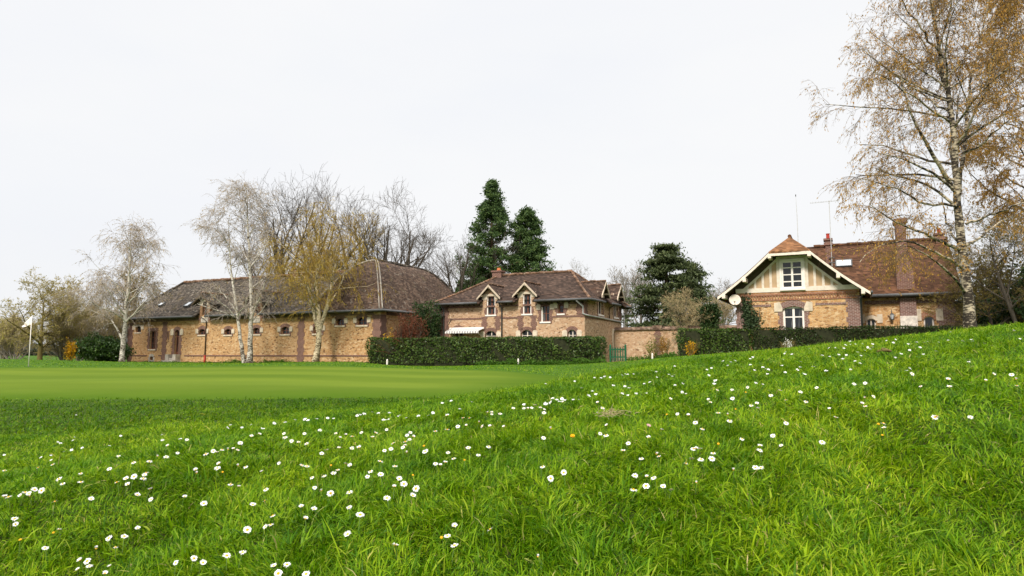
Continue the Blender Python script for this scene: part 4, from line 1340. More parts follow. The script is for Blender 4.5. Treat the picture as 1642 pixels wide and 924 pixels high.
M['bud_olive'] = leafm('olive_buds', [(.17, .135, .025), (.26, .20, .04), (.20, .14, .03)], .3, .4)
M['twig_tan'] = leafm('tan_twigs', [(.30, .235, .12), (.42, .34, .18), (.36, .28, .16)], .1, .3)
M['bud_tan'] = leafm('tan_olive_buds', [(.30, .25, .06), (.42, .35, .10), (.35, .26, .08)], .3, .4)
M['bud_grey'] = leafm('grey_buds', [(.20, .165, .12), (.30, .25, .19)], .2, .3)

def birch(base, label, trunk_px, depth, crown, mats, seed, n1=34, droop=.22, twig_r=.006, cat_n=9000, cat_s=.05, limbs=(), r0=.16, low=.28,
          lateral=1.0, n2=9, group='birches in front of the stable range', name='birch_tree', n3=9, tw=1.0, len1=None):
    """trunk_px: list of stems, each a list of photo points; crown=(half width, height) in metres"""
    R = np.random.default_rng(seed)
    wood, P1s, R1s = [], [], []
    b = np.array(base)
    stems = []
    for si, (pts, rr) in enumerate(trunk_px):
        dz = [q_[2] if len(q_) > 2 else 0 for q_ in pts]
        W = [np.array(UN(q_[0], q_[1], depth + k)) for q_, k in zip(pts, dz)]
        if si == 0 or dz[0] == 0 and np.linalg.norm(W[0] - b) < .8:
            W[0] = b + np.array([W[0][0] - b[0], W[0][1] - b[1], -.25])
        P = resample(W, 22)[None]
        P[0, 1:-1] += R.normal(size=(20, 3)) * .02
        rad = taper([rr], 22, .10, .9)
        rad[0, 0] *= 1.35; rad[0, 1] *= 1.15
        wood.append(tubes(P, rad, 9)); stems.append((P, rad))
    for pts, rr in limbs:
        W = [np.array(UN(q_[0], q_[1], depth + q_[2])) for q_ in pts]
        P = resample(W, 14)[None]; P[0, 1:] += R.normal(size=(13, 3)) * .03
        rad = taper([rr], 14, .15)
        wood.append(tubes(P, rad, 7)); P1s.append(P); R1s.append(rad)
    K = 9
    for si, (P, rad) in enumerate(stems):
        n = n1 if si == 0 else int(n1 * .6)
        s, d, t, r, _ = sprout(P, rad, n, low if si == 0 else .3, .99, 52, 12, R)
        h = t
        ln = crown[0] * lateral * (1.05 * np.sin(np.pi * np.clip((h - .02), 0, 1) ** .8) ** .75 + .10) * R.uniform(.7, 1.15, len(h))
        d[:, 2] = np.abs(d[:, 2]) * .8 + .15
        q_ = runners(s, d, ln, K, .035 - .05 * (1 - h), .13, R)
        rr_ = taper(np.minimum(r * .5, .012 + ln * .013), K, .25)
        P1s.append(q_); R1s.append(rr_)
        wood.append(tubes(q_, rr_, 5))
    tw_parts = []
    P2s = []
    for P, rad in zip(P1s, R1s):
        n = n2
        s, d, t, r, _ = sprout(P, rad, n, .18, 1.0, 48, 15, R)
        ln = crown[0] * R.uniform(.22, .50, len(t)) * (1.1 - .4 * t)
        q_ = runners(s, d, ln, 6, -.05 * droop / .22, .16, R)
        tw_parts.append(tubes(q_, taper(np.minimum(r * .6, twig_r * 3.0), 6, .35), 3)); P2s.append(q_)
    P2 = np.concatenate(P2s)
    s, d, t, r, _ = sprout(P2, np.full(P2.shape[:2], .01), n3, .15, 1.0, 42, 18, R)
    ln = crown[0] * R.uniform(.12, .34, len(t)) * tw
    P3 = runners(s, d, ln, 6, -droop, .14, R)
    tw_parts.append(tubes(P3, taper(np.full(len(P3), twig_r * 1.15), 6, .5), 3))
    s, d, t, r, _ = sprout(P3, np.full(P3.shape[:2], .01), 3, .1, .95, 35, 15, R)
    P4 = runners(s, d, crown[0] * R.uniform(.05, .15, len(t)) * tw, 4, -droop * 1.2, .14, R)
    tw_parts.append(tubes(P4, taper(np.full(len(P4), twig_r * .8), 4, .6), 3))
    C, D = along(np.concatenate([P3[:, 2:].reshape(-1, 4, 3)]), cat_n, R, .0, .02)
    C2, D2 = along(P4, cat_n, R, .2, .02)
    fol = [leaves(np.concatenate([C, C2]), cat_s, R, np.concatenate([D, D2]) * .7 + np.array([0, 0, -.5]), asp=2.4)]
    return link_tree(name, base, label, 'birch tree', group, wood, tw_parts, fol, mats)

def gpt(u, v, y):
    p = UN(u, v, y)
    return Vector((p.x, p.y, gz(p.x, p.y)))
birch(gpt(196, 583, 51), 'silver birch with pale grey drooping twigs at the left end of the stable',
      [([(195, 583), (198, 545), (202, 500), (206, 455), (209, 410), (209, 372)], .20), ([(198, 548, .1), (186, 525, .3), (172, 503, .6), (160, 470, .9)], .085)],
      51, (3.4, 10.5), (M['birch_bark'], M['twig_grey'], M['catkin_tan']), 11, 30, .24, .0075, 2600, .045, n3=6, n2=7)
birch(gpt(398, 584, 47.5), 'tall silver birch with two pale stems forking at ground level and bare greyish twigs',
      [([(400, 584), (402, 530), (404, 480), (400, 420), (397, 360), (395, 305)], .20), ([(393, 582), (386, 545), (380, 500), (372, 450), (368, 400), (366, 352)], .15)],
      47.5, (3.2, 12.5), (M['birch_bark'], M['twig_grey'], M['catkin_tan']), 12, 30, .20, .0075, 1500, .045, n3=5, n2=7, low=.22,
      limbs=(([(380, 500, 0), (365, 480, .3), (345, 455, .6)], .06), ([(402, 520, 0), (415, 470, -.4), (432, 440, -.8)], .06)))
birch(gpt(505, 585, 46.2), 'birch with golden hanging twigs and several white stems fanning from one trunk',
      [([(504, 585), (510, 555), (512, 530), (508, 470), (508, 420), (512, 350)], .23), ([(511, 533), (502, 500), (494, 460), (490, 410)], .13),
       ([(513, 528), (522, 500), (531, 460), (538, 420), (545, 360)], .14), ([(511, 530), (528, 490), (548, 455), (560, 400)], .09)],
      46.2, (3.3, 10.5), (M['birch_bark_gold'], M['twig_gold'], M['catkin_gold']), 13, 13, .32, .0075, 2800, .055, low=.30, n3=4, n2=7, tw=1.5)
# the big birch on the bank
BB = 21.0
p = UN(1557, 524, BB)
birch((p.x, p.y, gz(p.x, p.y)), 'big mature birch with orange brown catkins and rough black and white trunk on the bank',
      [([(1557, 530), (1552, 480), (1545, 420), (1537, 340), (1533, 280), (1528, 210), (1518, 130), (1502, 60), (1490, -20), (1482, -90)], .165),
       ([(1536, 312, .0), (1542, 270, .3), (1549, 215, .6), (1553, 150, .8), (1572, 70, 1.2), (1590, -20, 1.5)], .075)],
      BB, (3.3, 12), (M['birch_near'], M['twig_brown'], M['catkin_orange']), 21, 28, .24, .0036, 24000, .028, n3=8, n2=10, low=.22,
      limbs=(([(1545, 430, 0), (1500, 400, -.8), (1450, 385, -1.4), (1405, 392, -1.8), (1375, 420, -2.0)], .05),
             ([(1532, 305, 0), (1510, 278, -.3), (1485, 225, -.7), (1460, 185, -1), (1449, 150, -1.2), (1440, 100, -1.3)], .075),
             ([(1541, 400, 0), (1510, 385, -.6), (1470, 370, -1.2), (1430, 352, -1.7), (1395, 330, -2.0)], .062),
             ([(1548, 470, 0), (1532, 445, -.5), (1500, 420, -1.0), (1470, 398, -1.5), (1440, 392, -1.9)], .05),
             ([(1543, 402, 0), (1525, 370, .5), (1512, 335, 1.0), (1508, 300, 1.2)], .045),
             ([(1546, 395, 0), (1575, 380, .4), (1610, 350, 1.0), (1650, 345, 1.4)], .05),
             ([(1548, 360, 0), (1590, 345, -.6), (1640, 325, -1.2), (1680, 315, -1.5)], .045),
             ([(1545, 245, 0), (1580, 230, -.4), (1612, 196, -.8), (1650, 180, -1.0)], .042),
             ([(1530, 185, 0), (1500, 165, .4), (1462, 140, .8), (1420, 110, 1.0)], .042),
             ([(1528, 200, 0), (1480, 165, -.6), (1430, 130, -1.4), (1388, 108, -1.8)], .04),
             ([(1522, 150, 0), (1495, 90, .5), (1462, 45, .8), (1425, 10, 1.0)], .045),
             ([(1512, 95, 0), (1480, 50, -.3), (1450, 5, -.6), (1420, -40, -.8)], .04),
             ([(1540, 330, 0), (1490, 330, -.5), (1430, 300, -1.4), (1370, 285, -2.2)], .045)),
      group='none', tw=.8)
del bpy.data.objects[[o.name for o in bpy.data.objects if o.get('group') == 'none'][0]]['group']

def bare(base, label, H, spread, seed, mats, group, n=(9, 8, 7, 5), r0=.3, up=.06, ang=32, buds=0, bud_s=.09, fork=.22, tw_r=.012, name='bare_tree', cat='tree', wob=.12, lean=(0, 0), multi=1):
    """leafless broadleaf: ascending limbs, fine twigs"""
    R = np.random.default_rng(seed)
    b = np.array(base); wood, tws = [], []
    d0 = unit(np.array([[lean[0], lean[1], 1.0]])) if multi == 1 else unit(np.column_stack([R.normal(0, .35, multi), R.normal(0, .3, multi), np.ones(multi)]))
    P = runners(np.repeat((b - [0, 0, .3])[None], multi, 0), d0, np.full(multi, H * .86), 12, .01, .05, R)
    rad = taper(np.full(multi, r0), 12, .12)
    rad[:, 0] *= 1.4
    wood.append(tubes(P, rad, 8))
    L1 = sprout(P, rad, n[0], fork, .95, ang + 8, 9, R)
    ln = spread * (1.15 - .75 * np.clip((L1[2] - fork) / (1 - fork), 0, 1)) * R.uniform(.8, 1.2, len(L1[2]))
    P1 = runners(L1[0], L1[1], ln, 9, up, wob, R); r1 = taper(np.minimum(L1[3] * .62, .02 + ln * .022), 9, .2)
    wood.append(tubes(P1, r1, 6))
    L2 = sprout(P1, r1, n[1], .15, .98, ang + 4, 10, R)
    l2 = spread * R.uniform(.28, .52, len(L2[2])) * (1.15 - .5 * L2[2])
    P2 = runners(L2[0], L2[1], l2, 7, up * .8, wob * 1.2, R); r2 = taper(np.minimum(L2[3] * .6, .05), 7, .25)
    wood.append(tubes(P2, r2, 4))
    L3 = sprout(P2, r2, n[2], .12, 1, ang + 6, 12, R)
    P3 = runners(L3[0], L3[1], spread * R.uniform(.14, .28, len(L3[2])), 5, up * .5, wob * 1.3, R)
    tws.append(tubes(P3, taper(np.maximum(np.minimum(L3[3] * .6, tw_r * 1.6), tw_r * .7), 5, .4), 3))
    L4 = sprout(P3, np.full(P3.shape[:2], .01), n[3], .15, 1, ang + 8, 14, R)
    P4 = runners(L4[0], L4[1], spread * R.uniform(.06, .14, len(L4[2])), 4, up * .3, wob * 1.3, R)
    tws.append(tubes(P4, taper(np.full(len(P4), tw_r * .75), 4, .5), 3))
    fol = []
    if buds:
        C, D = along(P4, buds, R, .1, .03); fol = [leaves(C, bud_s, R, D)]
    return link_tree(name, base, label, cat, group, wood, tws, fol, mats)

DK = (M['bark_dark'], M['twig_dark'])
MS = (M['bark_moss'], M['twig_gold'], M['bud_olive'])
GR = (M['bark_grey'], M['twig_pale'], M['bud_grey'])
gB = 'leafless trees behind the stable roof'
def top_h(u, v, y):
    return UN(u, v, y).z
for u, vt, y, sp, sd_, lab, ln in (
        (478, 312, 76, 11.5, 31, 'dark leafless tree fanning wide above the stable chimney', (-.08, 0)),
        (437, 335, 82, 9, 32, 'dark leafless tree leaning left behind the two stemmed birch', (-.10, 0)),
        (592, 320, 78, 8.5, 33, 'dark leafless tree with upright limbs rising left of the pavilion roof', (.04, 0)),
        (654, 322, 80, 8.5, 34, 'dark leafless tree standing right behind the top of the pavilion roof', (-.01, 0)),
        (694, 362, 77, 8, 35, 'dark leafless tree with limbs reaching right beside the pavilion roof', (.10, 0))):
    p = gpt(u, 580, y)
    bare(p, lab, top_h(u, vt, y) - p.z, sp, sd_, DK, gB, n=(6, 6, 5, 3), r0=.46, up=.075, ang=28, fork=.14, lean=ln, multi=3, tw_r=.020, wob=.085)
for u, vt, y, sp, sd_, lab in ((522, 318, 72, 5.0, 36, 'tree with lichen gold limbs behind the golden birch'),
                               (561, 312, 73, 5.0, 37, 'upright tree with lichen gold limbs just left of the dark trees by the pavilion')):
    p = gpt(u, 580, y)
    bare(p, lab, top_h(u, vt, y) - p.z, sp, sd_, MS, gB, n=(6, 6, 5, 3), r0=.34, up=.09, ang=24, fork=.2, buds=2200, bud_s=.07, multi=3, tw_r=.018)
gM = 'pale leafless trees behind the middle house and garden wall'
for u, vt, y, sp, sd_, lab, ln in (
        (742, 425, 98, 7, 41, 'pale leafless tree in the gap between stable roof and house', (0, 0)),
        (925, 420, 105, 6, 42, 'faint leafless tree above the right end of the house ridge', (0, 0)),
        (880, 428, 110, 6, 47, 'faint leafless tree beside the shorter redwood', (0, 0)),
        (1005, 412, 72, 4.6, 43, 'grey leafless tree rising behind the side dormers of the house', (-.03, 0)),
        (1024, 428, 68, 3.6, 44, 'grey leafless tree against the left side of the blue cedar', (.02, 0)),
        (1160, 470, 70, 4, 45, 'thin leafless tree in the gap left of the gabled house', (0, 0))):
    p = gpt(u, 575, y)
    bare(p, lab, max(4, top_h(u, vt, y) - p.z), sp, sd_, GR, gM, n=(9, 7, 6, 4), r0=.24, up=.07, ang=28, fork=.25, tw_r=.013, buds=2500, bud_s=.06)
# round tree, thicket and forsythia at the far left
p = gpt(64, 578, 52)
bare(p, 'round spreading tree with olive buds behind the flagstick', top_h(62, 462, 52) - p.z, 4.0, 51, (M['bark_moss'], M['twig_tan'], M['bud_tan']), None, n=(12, 9, 6, 4), r0=.20, up=.02, ang=54, fork=.22, buds=22000, bud_s=.055, tw_r=.008, name='round_tree')
gT = 'hazel thicket bushes left of the stable'
for u, vt, y, sp, sd_, lab in ((100, 500, 54, 2.1, 52, 'olive twiggy hazel bush beside the round tree'), (128, 478, 58, 2.3, 53, 'tall olive twiggy bush behind the yellow forsythia'),
                               (158, 495, 57, 2.4, 54, 'olive twiggy bush above the dark evergreen shrub'), (178, 505, 60, 2.2, 57, 'tan twiggy bush behind the silver birch at the stable end'),
                               (22, 520, 64, 2.2, 55, 'low twiggy bush left of the round tree'), (3, 505, 66, 2.4, 56, 'olive bush at the left edge of the lawn')):
    p = gpt(u, 577, y)
    bare(p, lab, top_h(u, vt, y) - p.z, sp, sd_, (M['bark_grey'], M['twig_tan'], M['bud_tan']), gT, n=(7, 7, 6, 4), r0=.07, up=.10, ang=25, fork=.05, buds=2600, bud_s=.065, tw_r=.011, multi=6, name='hazel_bush', cat='bush')
# brown bush by the birch end of the stable, tall twiggy trees behind the stable end
p = gpt(232, 560, 66)
bare(p, 'tree with gold brown twigs rising behind the hipped end of the stable roof', top_h(238, 432, 66) - p.z, 3.2, 58, MS, None, n=(10, 8, 6, 4), r0=.16, up=.06, ang=30, fork=.2, buds=7000, bud_s=.07)
# brown wispy bush in front of the cedar
p = gpt(1105, 572, 52)
bare(p, 'tan wispy leafless bush overhanging the garden wall in front of the cedar', top_h(1100, 462, 52) - p.z, 2.4, 59, (M['bark_grey'], M['twig_tan'], M['catkin_tan']), None, n=(9, 7, 6, 4), r0=.07, up=.02, ang=32, fork=.1, buds=2200, bud_s=.06, tw_r=.011, multi=4, name='wispy_bush', cat='bush')

# ---- conifers
def conifer(base, label, H, prof_, seed, mats, nb=150, pitch=0.0, clump=(.55, .55, .4), per=60, leaf=.16, group=None, name='redwood_tree', r0=.5, gap=.0, flat=.2, tiers=False, cat='conifer'):
    R = np.random.default_rng(seed)
    b = np.array(base)
    P = runners((b - [0, 0, .3])[None], np.array([[0, 0, 1.0]]), np.array([H]), 16, 0, .008, R)
    rad = taper([r0], 16, .06)
    wood = [tubes(P, rad, 8)]
    t = np.sort(R.uniform(.30 if name == 'redwood_tree' else .06, .99, nb))
    if tiers:
        k = 15; t = np.clip((np.round(t * k) + R.normal(0, .16, nb)) / k, .05, .99)
    s, d, _, r, _ = sprout(P, rad, nb, .1, .9, 90, 1, R)
    f = t * 15; k = np.minimum(f.astype(int), 14)
    s = P[0, k] + (P[0, k + 1] - P[0, k]) * (f - k)[:, None]
    az = R.uniform(0, 2 * np.pi, nb)
    ln = prof_(t) * R.uniform(.58, 1.20, nb) * (1 + .14 * np.sin(az * 2 + seed))
    d = np.column_stack([np.cos(az), np.sin(az), np.full(nb, pitch) + R.normal(0, .12, nb)])
    B = runners(s, d, ln, 6, -.02, .06, R)
    wood.append(tubes(B, taper(.02 + ln * .018, 6, .25), 4))
    tw = sprout(B, np.full(B.shape[:2], .02), 4, .25, 1, 45, 14, R)
    T_ = runners(tw[0], tw[1] * np.array([1, 1, .5]), ln[tw[4]] * R.uniform(.2, .42, len(tw[4])), 4, .02, .1, R)
    tws = [tubes(T_, taper(np.full(len(T_), .018), 4, .5), 3)]
    cen_, scl_ = [], []
    for PP, t0, cnt in ((B, .38, 3), (T_, .45, 2)):
        i = np.repeat(np.arange(len(PP)), cnt); tt = t0 + (1 - t0) * R.uniform(size=len(i)); KK = PP.shape[1]
        ff = tt * (KK - 1); kk = np.minimum(ff.astype(int), KK - 2)
        cen_.append(PP[i, kk] + (PP[i, kk + 1] - PP[i, kk]) * (ff - kk)[:, None])
    cen_ = np.concatenate(cen_)
    cs_ = R.uniform(.55, 1.25, len(cen_))
    C = np.repeat(cen_, per, 0) + R.normal(size=(len(cen_) * per, 3)) * np.array(clump) * .5 * np.repeat(cs_, per)[:, None]
    fol = [leaves(C, leaf, R, flat=flat, asp=2.3)]
    return link_tree(name, base, label, cat, group, wood, tws, fol, mats)
M['needle_redwood'] = leafm('redwood_needles', [(.030, .068, .024), (.066, .118, .034), (.125, .185, .052), (.050, .092, .030)], .3, .75, .55)
M['needle_cedar'] = leafm('cedar_needles', [(.046, .066, .028), (.085, .112, .042), (.135, .160, .066), (.062, .085, .036)], .3, .6, .5)
M['needle_dark'] = leafm('dark_evergreen', [(.016, .036, .010), (.032, .060, .016), (.05, .085, .02)], .2, .6, .8)
y = 80
p = gpt(786, 570, y)
conifer(p, 'taller of the two dark redwoods behind the house ridge', top_h(786, 288, y) - p.z,
        lambda t: np.interp(t, [.3, .46, .57, .67, .78, .886, .957, 1], [4.6, 4.0, 3.3, 2.7, 2.1, 1.2, .45, .05]), 61, (M['bark_conifer'], M['needle_redwood'], M['needle_redwood']), 150, .22, (.55, .55, .36), 22, .14, 'dark redwoods behind the house')
p = gpt(846, 570, y + 3)
conifer(p, 'shorter of the two dark redwoods behind the house ridge', top_h(847, 326, y + 3) - p.z,
        lambda t: np.interp(t, [.3, .5, .6, .75, .88, .95, 1], [3.8, 3.4, 2.7, 2.2, 1.45, .6, .05]), 62, (M['bark_conifer'], M['needle_redwood'], M['needle_redwood']), 140, .26, (.55, .55, .36), 22, .14, 'dark redwoods behind the house')
y = 62
p = gpt(1068, 570, y)
conifer(p, 'tall blue green cedar with flat layered branches behind the garden wall', top_h(1066, 389, y) - p.z,
        lambda t: 6.6 * np.clip((1 - t) ** .85, .12, 1), 63, (M['bark_conifer'], M['needle_cedar'], M['needle_cedar']), 150, .08, (.95, .95, .18), 18, .16, 'cedars behind the garden wall', 'cedar_tree', flat=.9, tiers=True)
p = gpt(1110, 570, y + 4)
conifer(p, 'smaller ragged cedar just right of the tall cedar', top_h(1118, 414, y + 4) - p.z,
        lambda t: 2.9 * np.clip((1 - t) ** .5, .2, 1) * (.8 + .35 * np.sin(t * 31)), 64, (M['bark_conifer'], M['needle_cedar'], M['needle_cedar']), 80, .14, (.8, .8, .18), 18, .15, 'cedars behind the garden wall', 'cedar_tree', flat=.9, tiers=True)
p = gpt(1141, 570, 50)
conifer(p, 'small dark evergreen peeping over the garden wall beside the hedge', top_h(1141, 488, 50) - p.z, lambda t: .95 * np.clip(1 - t, .3, 1) + .1, 65, (M['bark_conifer'], M['needle_dark'], M['needle_dark']), 60, .5, (.35, .35, .35), 24, .10, None, 'small_evergreen', r0=.1)

# ---- shrubs and hedges: leaves over an uneven body of twigs
def bush(base, rx_, ry_, h, label, mats, seed, n=6000, leaf=.07, name='shrub', cat='shrub', group=None, lump=.22, stems=14, fill=.5):
    R = np.random.default_rng(seed); b = np.array(base)
    d = unit(R.normal(size=(n, 3))); d[:, 2] = d[:, 2] * .98
    k = 1 + lump * (np.sin(d[:, 0] * 5.1 + seed) * np.sin(d[:, 1] * 4.3 + seed * 2) + .7 * np.sin(d[:, 2] * 7 + d[:, 0] * 6 + seed)) 
    rr_ = R.uniform(size=n) ** fill
    C = b + d * (rr_ * k)[:, None] * np.array([rx_, ry_, h * .52]) + np.array([0, 0, h * .5])
    C = C[C[:, 2] > b[2] - .05]
    az = R.uniform(0, 6.28, stems)
    S = runners(np.repeat(b[None], stems, 0) + R.normal(size=(stems, 3)) * [rx_ * .15, ry_ * .15, 0], np.column_stack([np.cos(az) * .5, np.sin(az) * .5, np.ones(stems)]), np.full(stems, h * .85), 7, .02, .12, R)
    S2 = sprout(S, taper(np.full(stems, .03), 7, .3), 6, .2, 1, 40, 12, R)
    T_ = runners(S2[0], S2[1], h * R.uniform(.2, .4, len(S2[2])), 5, .03, .12, R)
    return link_tree(name, base, label, cat, group, [tubes(S, taper(np.full(stems, .03), 7, .3), 5)], [tubes(T_, taper(np.full(len(T_), .012), 5, .4), 3)], [leaves(C, leaf, R)], mats)
M['leaf_laurel'] = leafm('laurel_leaves', [(.014, .040, .008), (.035, .080, .012), (.065, .125, .02), (.025, .06, .012), (.10, .15, .03)], .2, .5, .9, .4, .35)
M['leaf_hedge'] = leafm('hedge_leaves', [(.022, .052, .009), (.055, .105, .015), (.105, .165, .028), (.040, .078, .014), (.165, .205, .045)], .25, .5, .8, .45, .3)
M['leaf_hedge_dark'] = leafm('dark_hedge_leaves', [(.013, .030, .007), (.030, .058, .011), (.055, .088, .018), (.055, .050, .018)], .2, .5, .8, .5, .25)
M['leaf_hedge_top'] = leafm('hedge_top_twigs', [(.10, .075, .025), (.16, .11, .04), (.075, .07, .02), (.12, .10, .03)], .2, .4)
M['leaf_yellow'] = leafm('yellow_blossom', [(.60, .33, .008), (.75, .46, .015), (.65, .27, .01)], .3, .3)
M['leaf_red'] = leafm('red_brown_twigs', [(.13, .036, .02), (.21, .06, .03), (.15, .06, .03), (.10, .04, .02)], .25, .5)
M['leaf_ivy'] = leafm('ivy_leaves', [(.025, .048, .02), (.05, .08, .035), (.09, .12, .055)], .2, .4)
M['leaf_white'] = leafm('white_blossom', [(.7, .68, .62), (.8, .78, .72)], .2, .2)
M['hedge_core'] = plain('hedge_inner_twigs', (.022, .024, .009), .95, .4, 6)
bush(gpt(157, 579, 53), 2.0, 1.4, 2.1, 'rounded dark laurel shrub between the forsythia and the silver birch', (M['bark_dark'], M['bark_dark'], M['leaf_laurel']), 71, 9000, .10)
bush(gpt(183, 580, 54), 1.2, 1.1, 1.7, 'dark laurel shrub tucked behind the silver birch trunk', (M['bark_dark'], M['bark_dark'], M['leaf_laurel']), 72, 5000, .10)
bush(gpt(112, 578, 52), .45, .4, 1.5, 'bright yellow forsythia bush in flower near the flagstick', (M['bark_moss'], M['bark_moss'], M['leaf_yellow']), 73, 1300, .07, name='forsythia_bush', lump=.4)
bush(gpt(681, 560, 45.8), 1.15, 1.0, 4.2, 'dark green conical evergreen shrub between the stable and the house', (M['bark_dark'], M['bark_dark'], M['needle_dark']), 74, 15000, .085, lump=.28)
bush(gpt(655, 565, 44.3), 1.0, .6, 3.4, 'red brown twiggy shrub in front of the evergreen shrub', (M['bark_dark'], M['leaf_red'], M['leaf_red']), 75, 8000, .055, lump=.3, stems=26, fill=.4)
bush(gpt(624, 565, 44.6), .5, .4, 2.15, 'patch of yellow forsythia flowers above the left end of the hedge', (M['bark_moss'], M['bark_moss'], M['leaf_yellow']), 76, 700, .07, name='forsythia_bush', lump=.3)

def hedge(P0, P1, width, height, label, seed, mat, leaf=.075, dens=330, group='clipped hedges in front of the houses', top_mat=True, bulge=.095):
    """clipped hedge between two ground points (front edge), depth away from the camera"""
    R = np.random.default_rng(seed)
    a, b = np.array(P0, float), np.array(P1, float)
    t = unit((b - a)[:2]); nn = np.array([-t[1], t[0]])
    if nn[1] < 0: nn = -nn
    Lh = np.linalg.norm((b - a)[:2])
    e_ = empty('hedge', P0, 0, label, 'hedge', group)
    ztop = max(a[2], b[2]) + height
    def W(s, d, z):   # z: 0..1 between ground and top
        xy = a[:2] + t * s[:, None] + nn * d[:, None]
        g0 = a[2] + (b[2] - a[2]) * s / Lh
        return np.column_stack([xy, g0 + z * (ztop - g0)])
    area = lambda: None
    nf = int(Lh * height * dens); ntp = int(Lh * width * dens * .7); ne = int(width * height * dens)
    def rough(s, z):
        return bulge * (np.sin(s * 1.7 + seed) + .8 * np.sin(s * 4.3 + z * 5) + .6 * np.sin(z * 7 + s * 2.2))
    s = R.uniform(0, Lh, nf); z = R.uniform(0, 1, nf) ** .92
    C = [W(s, rough(s, z) + .10 * (1 - z) * -1 + R.exponential(.05, nf), z)]
    s = R.uniform(0, Lh, nf // 2); z = R.uniform(0, 1, nf // 2)
    C.append(W(s, width - rough(s, z) - R.exponential(.05, nf // 2), z))
    s = R.uniform(-.05, Lh + .05, ntp); d = R.uniform(0, width, ntp)
    C.append(W(s, d, 1 + .028 * np.sin(s * 1.3 + d * 3) + .018 * np.sin(s * 4.1 + 1) + .012 * np.sin(s * 9) - R.exponential(.02, ntp)))
    for e0 in (0, Lh):
        d = R.uniform(0, width, ne); z = R.uniform(0, 1, ne)
        C.append(W(e0 + rough(d, z) + R.normal(0, .06, ne) + (.15 if e0 == 0 else -.15) * (z - .6), d, z))
    C = np.concatenate(C)
    v_, q_ = leaves(C, leaf, R, asp=1.5)
    # new shoots standing above the clipped top
    ns = int(Lh * 26)
    s = R.uniform(0, Lh, ns); S = runners(W(s, R.uniform(0, width, ns), np.full(ns, .97)), np.column_stack([R.normal(0, .2, ns), R.normal(0, .2, ns), np.ones(ns)]), R.uniform(.08, .24, ns), 3, 0, .1, R)
    base = np.array(P0)
    obj('foliage', fast_mesh('foliage', v_ - base, q_), mat, e_)
    v2, q2 = tubes(S, taper(np.full(ns, .012), 3, .4), 3)
    obj('shoots', fast_mesh('shoots', v2 - base, q2), M['leaf_hedge_top'], e_)
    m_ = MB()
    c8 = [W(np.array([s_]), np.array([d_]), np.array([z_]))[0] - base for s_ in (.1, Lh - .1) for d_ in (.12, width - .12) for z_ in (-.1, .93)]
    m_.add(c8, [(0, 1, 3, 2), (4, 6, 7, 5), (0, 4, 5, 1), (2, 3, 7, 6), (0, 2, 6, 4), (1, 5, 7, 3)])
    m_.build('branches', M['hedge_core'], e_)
    return e_
def on(u, y):
    rx, _ = ray(u, 569)
    return Vector((rx * y, y, gz(rx * y, y)))
def facing(u0, y0, u1):
    """end point on another photo column, running parallel to the house fronts"""
    x0 = ray(u0, 569)[0] * y0; k = ray(u1, 569)[0]
    tx, ty = math.cos(ROT), math.sin(ROT)
    s_ = (x0 - k * y0) / (k * ty - tx)
    return Vector((x0 + s_ * tx, y0 + s_ * ty, gz(x0 + s_ * tx, y0 + s_ * ty)))
a = on(590, 44.2); b = on(963, 40.8)
hh = top_h(800, 541.5, 42.4) - max(a.z, b.z)
hedge(a, b, 1.3, hh, 'long square clipped laurel hedge in front of the middle house', 81, M['leaf_hedge'], .085, 300)
a = on(1087, 41.2); b = facing(1087, 41.2, 1204)
ht = top_h(1140, 527.5, (a.y + b.y) / 2)
hedge(a, b, 1.3, ht - max(a.z, b.z), 'bright green hedge with yellow flowers at the left corner of the gabled house', 82, M['leaf_hedge'], .085, 300)
a2 = facing(1087, 41.2, 1206); b2 = facing(1087, 41.2, 1395)
hedge(a2, b2, 1.2, top_h(1290, 525, (a2.y + b2.y) / 2) - max(a2.z, b2.z), 'dark green clipped hedge under the white window of the gabled house', 83, M['leaf_hedge_dark'], .07, 320)
a3 = facing(1087, 41.2, 1396.5); b3 = facing(1087, 41.2, 1640)
hedge(a3, b3, 1.0, top_h(1480, 522.5, (a3.y + b3.y) / 2) - max(a3.z, b3.z), 'low dark hedge running behind the big birch trunk', 84, M['leaf_hedge_dark'], .06, 320)
bush(Vector(gpt(1108, 569, 40.4)), .35, .2, .95, 'small yellow flowered bush against the bright green hedge', (M['bark_moss'], M['bark_moss'], M['leaf_yellow']), 85, 420, .06, name='flowering_bush')
bush(Vector(gpt(1264, 560, 36.6)), .3, .2, .85, 'white blossoming plant at the foot of the dark hedge', (M['bark_moss'], M['bark_moss'], M['leaf_white']), 86, 260, .05, name='flowering_bush')
bush(gpt(1046, 574, 46), .42, .3, 1.45, 'young light green shrub growing against the garden wall', (M['bark_moss'], M['bark_moss'], leafm('spring_leaves', [(.12, .15, .02), (.18, .20, .03), (.25, .22, .04)], .3, .3)), 87, 420, .06, name='young_shrub', stems=7)
bush(gpt(1065, 574, 45.5), .36, .3, 1.6, 'young orange brown leaved shrub growing against the garden wall', (M['bark_moss'], M['bark_moss'], leafm('copper_leaves', [(.30, .13, .02), (.38, .20, .03), (.24, .13, .03)], .3, .3)), 88, 520, .06, name='young_shrub', stems=8)
